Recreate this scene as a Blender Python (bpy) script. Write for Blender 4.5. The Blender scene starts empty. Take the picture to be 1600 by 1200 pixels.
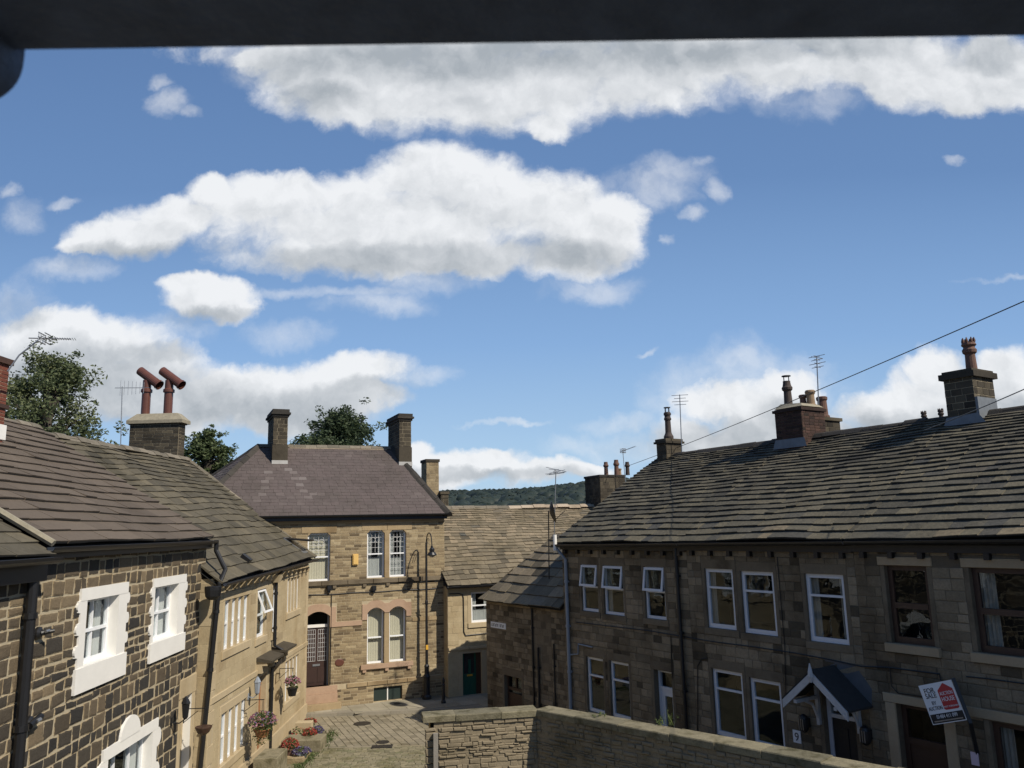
import bpy, math, random
from mathutils import Vector, Matrix, noise
random.seed(7)
SC = bpy.context.scene
COL = SC.collection
RAD = math.radians

# ------------------------------------------------------------------ camera
FPX, EYE = 1240.0, 6.2
PITCH, ROLL = RAD(10.33), RAD(1.375)
_f = Vector((0, math.cos(PITCH), math.sin(PITCH)))
_r = Vector((1, 0, 0))
_u = _r.cross(_f)
CR = _r*math.cos(ROLL) - _u*math.sin(ROLL)
CU = _u*math.cos(ROLL) + _r*math.sin(ROLL)
CF = _f
CAM = Vector((0, 0, EYE))
cd = bpy.data.cameras.new('camera')
cam = bpy.data.objects.new('camera', cd)
COL.objects.link(cam)
cd.sensor_width = 36
cd.lens = FPX/1600*36
cd.clip_start, cd.clip_end = 0.02, 6000
cd.dof.use_dof = True
cd.dof.focus_distance = 22
cd.dof.aperture_fstop = 11
mt = Matrix((CR, CU, -CF)).transposed().to_4x4()
mt.translation = CAM
cam.matrix_world = mt
SC.camera = cam

# ------------------------------------------------------------------ light
SUN_AZ, SUN_EL = RAD(55), RAD(44)     # azimuth from -Y towards +X
sv = Vector((math.sin(SUN_AZ)*math.cos(SUN_EL), -math.cos(SUN_AZ)*math.cos(SUN_EL), math.sin(SUN_EL)))
sd = bpy.data.lights.new('sun', 'SUN')
sd.energy = 4.6
sd.angle = RAD(0.53)
sd.color = (1.0, 0.92, 0.79)
so = bpy.data.objects.new('sun', sd)
COL.objects.link(so)
so.rotation_euler = sv.to_track_quat('Z', 'Y').to_euler()
SC.view_settings.view_transform = 'Standard'
SC.view_settings.look = 'None'
SC.view_settings.exposure = 0.15
SC.view_settings.gamma = 1

def ray(x, y):
    return CR*((x-800)/FPX) + CU*((600-y)/FPX) + CF
def at_z(x, y, z):
    d = ray(x, y); return CAM + d*((z-EYE)/d.z)
def at_y(x, y, Y):
    d = ray(x, y); return CAM + d*(Y/d.y)

# ------------------------------------------------------------------ node helpers
class NT:
    def __init__(s, tree):
        s.t = tree; s.n = tree.nodes; s.l = tree.links
    def new(s, typ, ins=None, **kw):
        n = s.n.new(typ)
        for k, v in kw.items(): setattr(n, k, v)
        if ins:
            for k, v in ins.items():
                if isinstance(v, bpy.types.NodeSocket): s.l.new(v, n.inputs[k])
                else: n.inputs[k].default_value = v
        return n
    def math(s, op, a, b=None, c=None, clamp=False):
        n = s.new('ShaderNodeMath', operation=op, use_clamp=clamp)
        for i, v in enumerate((a, b, c)):
            if v is None: continue
            if isinstance(v, bpy.types.NodeSocket): s.l.new(v, n.inputs[i])
            else: n.inputs[i].default_value = v
        return n.outputs[0]
    def vmath(s, op, *a):
        n = s.new('ShaderNodeVectorMath', operation=op)
        for i, v in enumerate(a):
            if isinstance(v, bpy.types.NodeSocket): s.l.new(v, n.inputs[i])
            else: n.inputs[i].default_value = v
        return n
    def mix(s, fac, a, b, typ='MIX'):
        n = s.new('ShaderNodeMix', data_type='RGBA', blend_type=typ)
        for i, v in ((0, fac), (6, a), (7, b)):
            if isinstance(v, bpy.types.NodeSocket): s.l.new(v, n.inputs[i])
            else: n.inputs[i].default_value = v if i == 0 or len(v) == 4 else (*v, 1)
        return n.outputs[2]
    def ramp(s, fac, stops, interp='LINEAR'):
        n = s.new('ShaderNodeValToRGB')
        cr = n.color_ramp; cr.interpolation = interp
        while len(cr.elements) > 1: cr.elements.remove(cr.elements[-1])
        cr.elements[0].position = stops[0][0]; c = stops[0][1]
        cr.elements[0].color = (*c, 1) if not isinstance(c, (int, float)) else (c, c, c, 1)
        for p, c in stops[1:]:
            e = cr.elements.new(p)
            e.color = (*c, 1) if not isinstance(c, (int, float)) else (c, c, c, 1)
        s.l.new(fac, n.inputs[0])
        return n.outputs[0]
    def smooth(s, v, a, b):
        n = s.new('ShaderNodeMapRange', interpolation_type='SMOOTHSTEP')
        n.clamp = True
        s.l.new(v, n.inputs[0]); n.inputs[1].default_value = a; n.inputs[2].default_value = b
        return n.outputs[0]
    def noise(s, vec, scale, detail=4, rough=0.55, dist=0.0):
        n = s.new('ShaderNodeTexNoise', {'Scale': scale, 'Detail': detail, 'Roughness': rough, 'Distortion': dist})
        if vec is not None: s.l.new(vec, n.inputs['Vector'])
        return n

MATS = {}
def material(name):
    m = bpy.data.materials.new(name); m.use_nodes = True
    m.node_tree.nodes.clear()
    MATS[name] = m
    return m, NT(m.node_tree)
def finish(nt, surf):
    o = nt.new('ShaderNodeOutputMaterial'); nt.l.new(surf, o.inputs[0])

def plain(name, col, rough=0.6, metal=0.0, var=0.12, scale=6, bump=0.0, spec=0.5):
    m, nt = material(name)
    tc = nt.new('ShaderNodeTexCoord').outputs['Object']
    n = nt.noise(tc, scale, 5)
    a = tuple(c*(1-var) for c in col); b = tuple(min(1, c*(1+var)) for c in col)
    c = nt.mix(n.outputs[0], a, b)
    p = nt.new('ShaderNodeBsdfPrincipled', {'Base Color': c, 'Roughness': rough, 'Metallic': metal, 'Specular IOR Level': spec})
    if bump:
        bn = nt.new('ShaderNodeBump', {'Strength': bump, 'Distance': 0.01, 'Height': nt.noise(tc, scale*6, 4).outputs[0]})
        nt.l.new(bn.outputs[0], p.inputs['Normal'])
    finish(nt, p.outputs[0])
    return m

def stone(name, cols, stain=(0.5, 0.45, 0.4), stain_amt=0.5, grain=0.35, rag=None, bump=0.5, seed=0.0, stain_scale=0.7, fine=28):
    """stones coloured by their own 'tone', with weather stains and grain; rag = colour worn along the edges"""
    m, nt = material(name)
    tc0 = nt.new('ShaderNodeTexCoord').outputs['Object']
    tc = nt.vmath('ADD', tc0, (seed, seed*1.7, seed*0.6)).outputs[0]
    tone = nt.new('ShaderNodeAttribute', attribute_name='tone').outputs['Fac']
    base = nt.ramp(tone, [(i/(len(cols)-1), c) for i, c in enumerate(cols)])
    n1 = nt.noise(tc, stain_scale, 6, 0.6)
    st = nt.smooth(n1.outputs[0], 0.45, 0.72)
    st = nt.math('MULTIPLY', st, stain_amt)
    base = nt.mix(st, base, nt.mix(1.0, base, stain, 'MULTIPLY'))
    n2 = nt.noise(tc, fine, 5, 0.65)
    n3 = nt.noise(tc, 7, 4, 0.6)
    g = nt.math('ADD', nt.math('MULTIPLY', n2.outputs[0], 0.6), nt.math('MULTIPLY', n3.outputs[0], 0.6))
    g = nt.math('MULTIPLY_ADD', g, grain*2, 1-grain*1.2)
    gc = nt.new('ShaderNodeCombineColor', {0: g, 1: g, 2: g}).outputs[0]
    base = nt.mix(1.0, base, gc, 'MULTIPLY')
    if rag:
        ed = nt.new('ShaderNodeAttribute', attribute_name='edge').outputs['Fac']
        nn = nt.noise(tc, 9, 5, 0.6)
        r = nt.math('ADD', nt.math('MULTIPLY', ed, 0.9), nt.math('MULTIPLY', nn.outputs[0], 1.5))
        k = nt.smooth(r, rag[1], rag[1]+0.16)
        base = nt.mix(k, rag[0], base)
    p = nt.new('ShaderNodeBsdfPrincipled', {'Base Color': base, 'Roughness': 0.9, 'Specular IOR Level': 0.25})
    if bump:
        b = nt.new('ShaderNodeBump', {'Strength': bump, 'Distance': 0.012, 'Height': nt.math('ADD', n2.outputs[0], n3.outputs[0])})
        nt.l.new(b.outputs[0], p.inputs['Normal'])
    finish(nt, p.outputs[0])
    return m

# ------------------------------------------------------------------ sky world
def build_world():
    w = bpy.data.worlds.new('World'); SC.world = w; w.use_nodes = True
    w.node_tree.nodes.clear()
    nt = NT(w.node_tree)
    sky = nt.new('ShaderNodeTexSky', sky_type='NISHITA', sun_disc=False)
    sky.sun_elevation = SUN_EL
    sky.sun_rotation = math.pi - SUN_AZ
    sky.altitude = 150; sky.air_density = 1.0; sky.dust_density = 0.6; sky.ozone_density = 1.6
    d = nt.new('ShaderNodeTexCoord').outputs['Generated']
    sep = nt.new('ShaderNodeSeparateXYZ', {0: d})
    yy = nt.math('MAXIMUM', sep.outputs[1], 0.12)
    u = nt.math('DIVIDE', sep.outputs[0], yy); v = nt.math('DIVIDE', sep.outputs[2], yy)
    P = nt.new('ShaderNodeCombineXYZ', {0: u, 1: v}).outputs[0]
    def uv(x, y):
        r = ray(x, y); return r.x/r.y, r.z/r.y
    def blob(b):
        x, y, rx, ry = b
        if y > 500 and ry > 14: rx, ry = rx*1.10, ry*1.22
        c = uv(x, y); a = uv(x+rx, y); t = uv(x, y-ry)
        sx = 1/max(1e-4, abs(a[0]-c[0])); sy = 1/max(1e-4, abs(t[1]-c[1]))
        return (sx, sy, 0), (-c[0]*sx, -c[1]*sy, 0)
    def group(name, blobs, k):
        g = bpy.data.node_groups.new(name, 'ShaderNodeTree')
        g.interface.new_socket('p', in_out='INPUT', socket_type='NodeSocketVector')
        g.interface.new_socket('d', in_out='OUTPUT', socket_type='NodeSocketFloat')
        q = NT(g); gi = q.new('NodeGroupInput'); go = q.new('NodeGroupOutput')
        cur = None
        for b in blobs:
            s, t = blob(b)
            m = q.vmath('MULTIPLY_ADD', gi.outputs[0], s, t)
            dd = q.vmath('DOT_PRODUCT', m.outputs[0], m.outputs[0]).outputs['Value']
            cur = dd if cur is None else q.math('SMOOTH_MIN', cur, dd, k)
        q.l.new(cur, go.inputs[0])
        return g
    solid = [(620,350,300,62),(590,392,230,40),(640,275,75,42),(700,285,95,52),(770,300,80,50),(860,325,105,58),(400,315,90,42),(470,300,60,30),
      (330,300,36,24),(270,340,80,35),(210,365,95,34),(140,383,48,17),(920,370,85,50),(880,405,70,36),(960,330,50,40),(560,300,60,42),(720,400,120,32),
      (500,112,95,62),(640,128,130,74),(600,80,230,40),(760,140,120,72),(880,130,140,62),(1000,105,150,62),(860,195,38,26),(540,165,60,30),(1130,90,110,44),(1300,64,130,28),
      (1440,105,85,68),(1500,150,50,34),(1220,105,100,48),(1330,98,90,42),(1575,130,60,40),(420,85,60,22),(1560,95,80,50),(1390,130,50,40),(800,60,500,34),
      (330,470,68,31),(300,453,46,22),(368,490,36,22),
      (85,512,78,32),(160,545,100,42),(55,560,110,55),(240,580,80,38),(150,600,160,45),
      (350,620,120,32),(480,605,120,32),(555,582,80,26),(440,640,130,28),(300,640,90,38),(400,600,80,28),(560,620,70,20),
      (760,722,62,20),(830,734,75,18),(690,738,60,22),(655,715,26,17),(772,706,32,12),(720,730,60,20),(900,735,70,14),
      (1185,650,75,44),(1230,615,52,34),(1150,690,130,34),(1120,630,55,28),(1270,690,90,40),
      (1365,645,58,28),(1400,628,48,20),(1470,585,44,28),(1455,640,95,44),(1430,660,120,40),(1565,585,40,26),(1600,610,60,46),(1530,625,80,42)]
    wispy = [(1010,290,60,24),(1060,262,48,20),(1100,243,30,14),(1122,290,20,24),(1080,335,20,14),(1040,378,12,8),(965,300,40,22),
      (265,155,36,22),(250,125,20,11),(292,168,20,12),(35,330,34,30),(15,290,20,14),(20,470,48,26),(230,520,70,18),(440,527,46,13),(580,480,64,13),(500,462,120,9),
      (672,436,62,16),(925,450,52,16),(1492,255,18,9),(1585,440,60,4.5),(930,690,55,13),(990,700,60,16),(1130,610,80,34),(1150,570,45,14),
      (1240,575,45,16),(640,590,60,10),(1190,620,90,50),(1210,130,60,30),(1270,150,60,22),(1110,120,80,30),(420,100,50,22),(785,660,60,4),(1010,550,22,6),(120,420,60,14),(100,310,30,10),(960,660,50,10)]
    gray = [(760,80,330,34),(1080,78,150,24),(1300,60,120,26),(620,408,280,22),(860,400,110,22),(250,395,130,16),(500,150,50,22),(1550,80,60,24),
      (80,590,150,34),(240,630,130,38),(460,640,150,26),(590,612,90,14),(240,556,60,14),(330,500,60,12),(1150,690,150,22),(1430,672,150,24),(1250,660,60,26),(760,742,150,10),(30,480,45,24),(1560,650,90,20),(900,746,80,10)]
    GA = group('cloud_field', solid, 0.35); GB = group('wisp_field', [(x, y, rx*(1.35 if rx > 38 else .9), ry*(1.4 if rx > 38 else .9)) for x, y, rx, ry in wispy], 0.3); GG = group('cloud_base_field', gray, 0.3)
    # warp
    n1 = nt.noise(P, 5, 3, 0.5); n2 = nt.noise(P, 17, 6, 0.62)
    w1 = nt.vmath('SCALE', nt.vmath('SUBTRACT', n1.outputs['Color'], (0.5, 0.5, 0.5)).outputs[0]); w1.inputs['Scale'].default_value = 0.045
    w2 = nt.vmath('SCALE', nt.vmath('SUBTRACT', n2.outputs['Color'], (0.5, 0.5, 0.5)).outputs[0]); w2.inputs['Scale'].default_value = 0.045
    Q = nt.vmath('ADD', nt.vmath('ADD', P, w1.outputs[0]).outputs[0], w2.outputs[0]).outputs[0]
    def call(g, p):
        n = nt.new('ShaderNodeGroup', node_tree=g); nt.l.new(p, n.inputs[0]); return n.outputs[0]
    fb = nt.noise(Q, 11, 9, 0.60)
    fo = nt.math('MULTIPLY_ADD', fb.outputs[0], 2.4, -1.2)
    A = nt.math('SUBTRACT', 1.12, call(GA, Q))
    A2 = nt.math('ADD', A, fo)
    dA = nt.smooth(A2, -0.38, 0.72)
    B = nt.math('SUBTRACT', 0.9, call(GB, Q))
    dB = nt.math('MULTIPLY', nt.smooth(nt.math('ADD', B, nt.math('MULTIPLY', fo, 1.7)), -0.7, 2.2), 0.66)
    dens = nt.math('MAXIMUM', nt.math('MULTIPLY', dA, 0.97), dB)
    # shading of clouds: greyer bases, soft billows
    up = nt.vmath('ADD', Q, (0.010, 0.020, 0)).outputs[0]
    fbu = nt.noise(up, 11, 5, 0.55)
    rel = nt.math('SUBTRACT', fbu.outputs[0], fb.outputs[0])
    AU = nt.math('SUBTRACT', 1.12, call(GA, nt.vmath('ADD', Q, (0.012, 0.028, 0)).outputs[0]))
    sh = nt.math('MULTIPLY', nt.smooth(AU, 0.1, 1.1), 0.22)
    sh = nt.math('MULTIPLY_ADD', rel, 1.4, sh)
    gg = nt.math('MULTIPLY', nt.smooth(call(GG, Q), 2.6, 0.0), 0.60)
    sh = nt.math('ADD', sh, gg)
    sh = nt.math('ADD', sh, nt.math('MULTIPLY', nt.smooth(v, 0.45, 0.66), 0.14), clamp=True)
    cc = nt.mix(sh, (0.80, 0.815, 0.835), (0.36, 0.395, 0.43))
    skc = nt.mix(1.0, sky.outputs[0], (0.105, 0.105, 0.10), 'MULTIPLY')
    grad = nt.ramp(nt.math('MULTIPLY', v, 1.2), [(0.0, (.42, .59, .78)), (0.10, (.36, .54, .76)), (0.28, (.225, .39, .67)), (0.55, (.128, .242, .475)), (0.95, (.094, .182, .38))])
    skc = nt.mix(0.85, skc, grad)
    col = nt.mix(dens, skc, cc)
    bg = nt.new('ShaderNodeBackground', {'Color': col, 'Strength': 1.0})
    o = nt.new('ShaderNodeOutputWorld'); nt.l.new(bg.outputs[0], o.inputs[0])
    w.cycles.sampling_method = 'MANUAL'; w.cycles.sample_map_resolution = 256
build_world()

# ------------------------------------------------------------------ materials
M = {}
M['gold'] = stone('golden_sandstone', [(.34,.27,.165),(.42,.34,.21),(.385,.31,.19),(.46,.375,.24)], stain=(.7,.62,.52), stain_amt=.6, grain=.25, bump=.3)
M['goldtrim'] = stone('golden_ashlar', [(.40,.32,.20),(.45,.365,.235)], stain=(.72,.66,.56), stain_amt=.6, grain=.18, bump=.2)
M['hip'] = stone('brown_sandstone', [(.12,.09,.055),(.23,.175,.105),(.33,.26,.155),(.26,.20,.12),(.39,.315,.195)], stain=(.55,.5,.45), stain_amt=.55, grain=.42, bump=.5, seed=3, fine=20)
M['hiptrim'] = stone('brown_ashlar', [(.30,.225,.13),(.37,.28,.165)], stain=(.55,.5,.44), stain_amt=.8, grain=.25, seed=5)
M['pink'] = stone('pink_painted_stone', [(.38,.26,.18),(.41,.285,.195)], stain=(.65,.6,.55), stain_amt=.6, grain=.2, bump=.2, seed=6)
M['black'] = stone('soot_black_stone', [(.030,.028,.026),(.042,.038,.033),(.065,.054,.040),(.12,.092,.06),(.19,.145,.09)], stain=(.7,.65,.6), grain=.35, rag=((.34,.265,.16), .74), bump=.8, seed=1)
M['black_mortar'] = stone('pale_pointing', [(.40,.34,.235),(.40,.34,.235)], stain=(.75,.7,.6), stain_amt=.6, grain=.2)
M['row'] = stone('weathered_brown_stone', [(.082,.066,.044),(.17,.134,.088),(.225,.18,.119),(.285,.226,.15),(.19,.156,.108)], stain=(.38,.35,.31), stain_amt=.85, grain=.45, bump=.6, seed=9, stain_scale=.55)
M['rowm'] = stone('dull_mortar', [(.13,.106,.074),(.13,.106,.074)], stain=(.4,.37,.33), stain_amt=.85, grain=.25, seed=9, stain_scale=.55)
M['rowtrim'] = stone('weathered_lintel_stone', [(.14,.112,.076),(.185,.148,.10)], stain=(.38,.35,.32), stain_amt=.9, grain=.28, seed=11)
M['tantrim'] = stone('tan_painted_stone', [(.36,.28,.18),(.40,.31,.20)], stain=(.7,.68,.65), stain_amt=.5, grain=.14, seed=12)
M['brick'] = stone('sooty_red_brick', [(.030,.022,.019),(.058,.034,.028),(.088,.050,.038)], stain=(.4,.38,.36), stain_amt=.7, grain=.3, seed=13)
M['redbrick'] = stone('red_brick', [(.14,.045,.03),(.19,.065,.042)], stain=(.5,.5,.5), grain=.3, seed=14)
M['chim'] = stone('sooty_chimney_stone', [(.035,.030,.023),(.068,.057,.041),(.105,.088,.060)], stain=(.45,.43,.4), stain_amt=.8, grain=.4, seed=15)
M['mortar'] = stone('sandy_mortar', [(.44,.37,.25),(.44,.37,.25)], stain=(.6,.55,.5), stain_amt=.6, grain=.2)
M['goldmortar'] = stone('buff_mortar', [(.40,.33,.22),(.40,.33,.22)], stain=(.7,.65,.6), stain_amt=.5, grain=.15)
M['garden'] = stone('rubble_wall_stone', [(.12,.092,.05),(.26,.20,.112),(.34,.265,.155),(.21,.16,.09),(.17,.132,.078)], stain=(.45,.41,.33), stain_amt=.85, grain=.5, bump=1.0, seed=21)
M['gardenm'] = stone('crumbling_mortar', [(.22,.18,.12),(.22,.18,.12)], stain=(.4,.4,.35), stain_amt=.8, grain=.4, seed=22)
M['coping'] = stone('lichened_coping_stone', [(.15,.135,.09),(.23,.20,.13),(.19,.17,.11)], stain=(.42,.42,.33), stain_amt=.95, grain=.5, bump=.9, seed=23, stain_scale=3)
M['roofR'] = stone('mossy_stone_slate', [(.042,.039,.032),(.072,.066,.050),(.096,.086,.062),(.135,.117,.079),(.062,.061,.055),(.185,.150,.098)], stain=(.5,.5,.48), stain_amt=.6, grain=.5, bump=.9, seed=31, fine=14)
M['roofL'] = stone('brown_concrete_slate', [(.098,.078,.060),(.112,.089,.068),(.128,.102,.078)], stain=(.7,.68,.64), stain_amt=.6, grain=.28, bump=.35, seed=32)
M['roofL2'] = stone('grey_brown_stone_slate', [(.056,.050,.037),(.088,.077,.055),(.122,.105,.072),(.16,.134,.09)], stain=(.55,.55,.48), stain_amt=.7, grain=.45, bump=.8, seed=33, fine=16)
M['roofM'] = stone('pale_stone_slate', [(.078,.067,.048),(.135,.113,.078),(.185,.152,.102),(.25,.20,.135),(.095,.092,.078)], stain=(.55,.55,.48), stain_amt=.6, grain=.5, bump=.9, seed=34, fine=16)
M['roofH'] = stone('purple_blue_slate', [(.082,.066,.062),(.105,.084,.079),(.092,.075,.070),(.122,.10,.093),(.15,.128,.12),(.20,.178,.168)], stain=(.72,.74,.70), stain_amt=.7, grain=.3, bump=.3, seed=35)
M['under'] = plain('underlay_and_gap_shade', (.02,.019,.017), .95)
M['ridge'] = stone('mortared_ridge', [(.13,.115,.088),(.22,.19,.145)], grain=.45, seed=36, bump=.8)
M['ridged'] = stone('dark_ridge', [(.038,.035,.031),(.058,.052,.045)], grain=.4, seed=37, bump=.6)
M['paleridge'] = stone('pale_ridge', [(.32,.26,.19),(.40,.33,.25)], grain=.35, seed=38, bump=.6)
M['white'] = plain('white_paint', (.76,.74,.69), .55, var=.09, scale=3, bump=.25)
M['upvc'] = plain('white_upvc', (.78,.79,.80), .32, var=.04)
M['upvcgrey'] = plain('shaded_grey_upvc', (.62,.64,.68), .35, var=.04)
M['brownwood'] = plain('dark_brown_wood', (.055,.028,.018), .5, var=.3)
M['doorbrown'] = plain('brown_door_paint', (.045,.025,.020), .4, var=.2)
M['green'] = plain('green_door_paint', (.012,.085,.058), .35, var=.1)
M['darkgreen'] = plain('dark_green_board', (.016,.028,.024), .5, var=.2)
M['orange'] = plain('orange_brown_wood', (.28,.12,.05), .55, var=.2)
M['iron'] = plain('black_cast_iron', (.011,.011,.012), .42, var=.3)
M['greymetal'] = plain('galvanised_metal', (.32,.33,.34), .4, .7, var=.2)
M['greypipe'] = plain('grey_blue_pipe', (.24,.27,.31), .5, var=.12)
M['lead'] = plain('lead_flashing', (.15,.165,.18), .6, .1, var=.35)
M['mortarfill'] = plain('cement_flaunching', (.27,.24,.175), .95, var=.4, scale=9, bump=.7)
M['terra'] = plain('terracotta', (.13,.07,.05), .85, var=.4, bump=.3)
M['terrabrown'] = plain('brown_glazed_clay', (.115,.045,.030), .35, var=.3)
M['terradark'] = plain('smoked_clay', (.050,.036,.030), .8, var=.4, bump=.3)
M['buff'] = plain('buff_clay', (.25,.17,.10), .8, var=.3, bump=.2)
M['room'] = plain('dark_room', (.022,.021,.020), .9)
M['net'] = plain('net_curtain', (.50,.50,.49), .9, var=.1, scale=12)
M['cream'] = plain('cream_blind', (.60,.54,.42), .9, var=.05)
M['drape'] = plain('grey_drape', (.30,.28,.25), .9, var=.2)
M['weathered'] = plain('weathered_white_timber', (.46, .465, .47), .6, var=.22, scale=9, bump=.3)
M['signwhite'] = plain('sign_white', (.72,.74,.76), .5, var=.03)
M['signblack'] = plain('sign_black', (.015,.015,.017), .6, var=.1)
M['signred'] = plain('sign_red', (.42,.035,.04), .5, var=.05)
M['signpink'] = plain('notice_pink', (.62,.50,.56), .7, var=.05)
M['alarm'] = plain('faded_yellow_plastic', (.68,.44,.14), .5, var=.05)
M['pad'] = plain('yellow_sticker', (.65,.36,.04), .5)
M['leafdark'] = None
M['paving'] = stone('flagstone', [(.25,.22,.165),(.30,.27,.20),(.34,.305,.235)], stain=(.65,.63,.55), stain_amt=.7, grain=.25, bump=.3, seed=41)
M['setts'] = stone('worn_stone_setts', [(.17,.145,.10),(.23,.20,.14),(.28,.24,.17),(.20,.175,.125)], stain=(.65,.62,.5), stain_amt=.8, grain=.38, bump=.7, seed=42)
M['moss'] = stone('mossy_joint', [(.13,.125,.075),(.13,.125,.075)], stain=(.5,.6,.4), stain_amt=.8, grain=.4, seed=43, stain_scale=1.5)
M['oldsetts'] = stone('mossy_cobbles', [(.155,.14,.085),(.21,.185,.12),(.26,.225,.145),(.165,.16,.09)], stain=(.55,.56,.38), stain_amt=.8, grain=.5, bump=.9, seed=44, stain_scale=1.6)
M['kerb'] = stone('kerb_stone', [(.20,.18,.14),(.27,.24,.185)], stain=(.6,.6,.55), grain=.3, seed=45)
M['asphalt'] = plain('dark_asphalt', (.055,.053,.048), .95, var=.3, scale=20, bump=.4)
M['grass'] = plain('field_grass', (.06,.085,.03), .95, var=.35, scale=.15)
M['frame'] = plain('dark_window_frame', (.085,.112,.16), .7, var=.6, scale=26, bump=.3)

def glass_mat():
    m, nt = material('window_glass')
    tc = nt.new('ShaderNodeTexCoord').outputs['Object']
    bn = nt.new('ShaderNodeBump', {'Strength': .25, 'Distance': .02, 'Height': nt.noise(tc, 1.6, 2).outputs[0]})
    fr = nt.new('ShaderNodeFresnel', {'IOR': 1.5, 'Normal': bn.outputs[0]})
    tr = nt.new('ShaderNodeBsdfTransparent', {'Color': (.82, .85, .84, 1)})
    gl = nt.new('ShaderNodeBsdfGlossy', {'Color': (.80, .90, 1, 1), 'Roughness': .015, 'Normal': bn.outputs[0]})
    bk = nt.new('ShaderNodeNewGeometry').outputs['Backfacing']
    fac = nt.math('MULTIPLY', fr.outputs[0], nt.math('SUBTRACT', 1.0, bk))
    mx = nt.new('ShaderNodeMixShader', {0: fac, 1: tr.outputs[0], 2: gl.outputs[0]})
    finish(nt, mx.outputs[0]); return m
M['glass'] = glass_mat()
def leaf_mat(name, cols, trans=.3):
    m, nt = material(name)
    r = nt.new('ShaderNodeAttribute', attribute_name='tone').outputs['Fac']
    c = nt.ramp(r, [(i/(len(cols)-1), k) for i, k in enumerate(cols)])
    d = nt.new('ShaderNodeBsdfPrincipled', {'Base Color': c, 'Roughness': .6, 'Specular IOR Level': .3})
    t = nt.new('ShaderNodeBsdfTranslucent', {'Color': c})
    mx = nt.new('ShaderNodeMixShader', {0: trans, 1: d.outputs[0], 2: t.outputs[0]})
    finish(nt, mx.outputs[0]); return m
M['leafA'] = leaf_mat('maple_leaves', [(.045,.062,.03),(.09,.115,.052),(.15,.175,.08),(.20,.215,.11)])
M['leafB'] = leaf_mat('bright_leaves', [(.05,.075,.03),(.095,.125,.052),(.145,.175,.08)])
M['leafC'] = leaf_mat('dark_leaves', [(.034,.052,.028),(.062,.088,.042),(.10,.13,.06)])
M['leafW'] = leaf_mat('far_wood_leaves', [(.020,.031,.026),(.024,.036,.030),(.029,.042,.034)], .1)  # kept dark: the cloud shadow over the hill is in this leaf colour
M['plantleaf'] = leaf_mat('bedding_leaves', [(.04,.07,.02),(.08,.12,.035),(.15,.17,.06)])
M['pinkfl'] = leaf_mat('pink_petals', [(.38,.12,.17),(.55,.26,.32),(.45,.32,.38)])
M['redfl'] = leaf_mat('red_petals', [(.28,.03,.025),(.42,.06,.04),(.50,.18,.15)])
M['purplefl'] = leaf_mat('purple_petals', [(.07,.05,.14),(.16,.12,.24),(.30,.28,.38)])
M['bark'] = plain('tree_bark', (.06,.05,.038), .95, var=.3, bump=.5)

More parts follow.
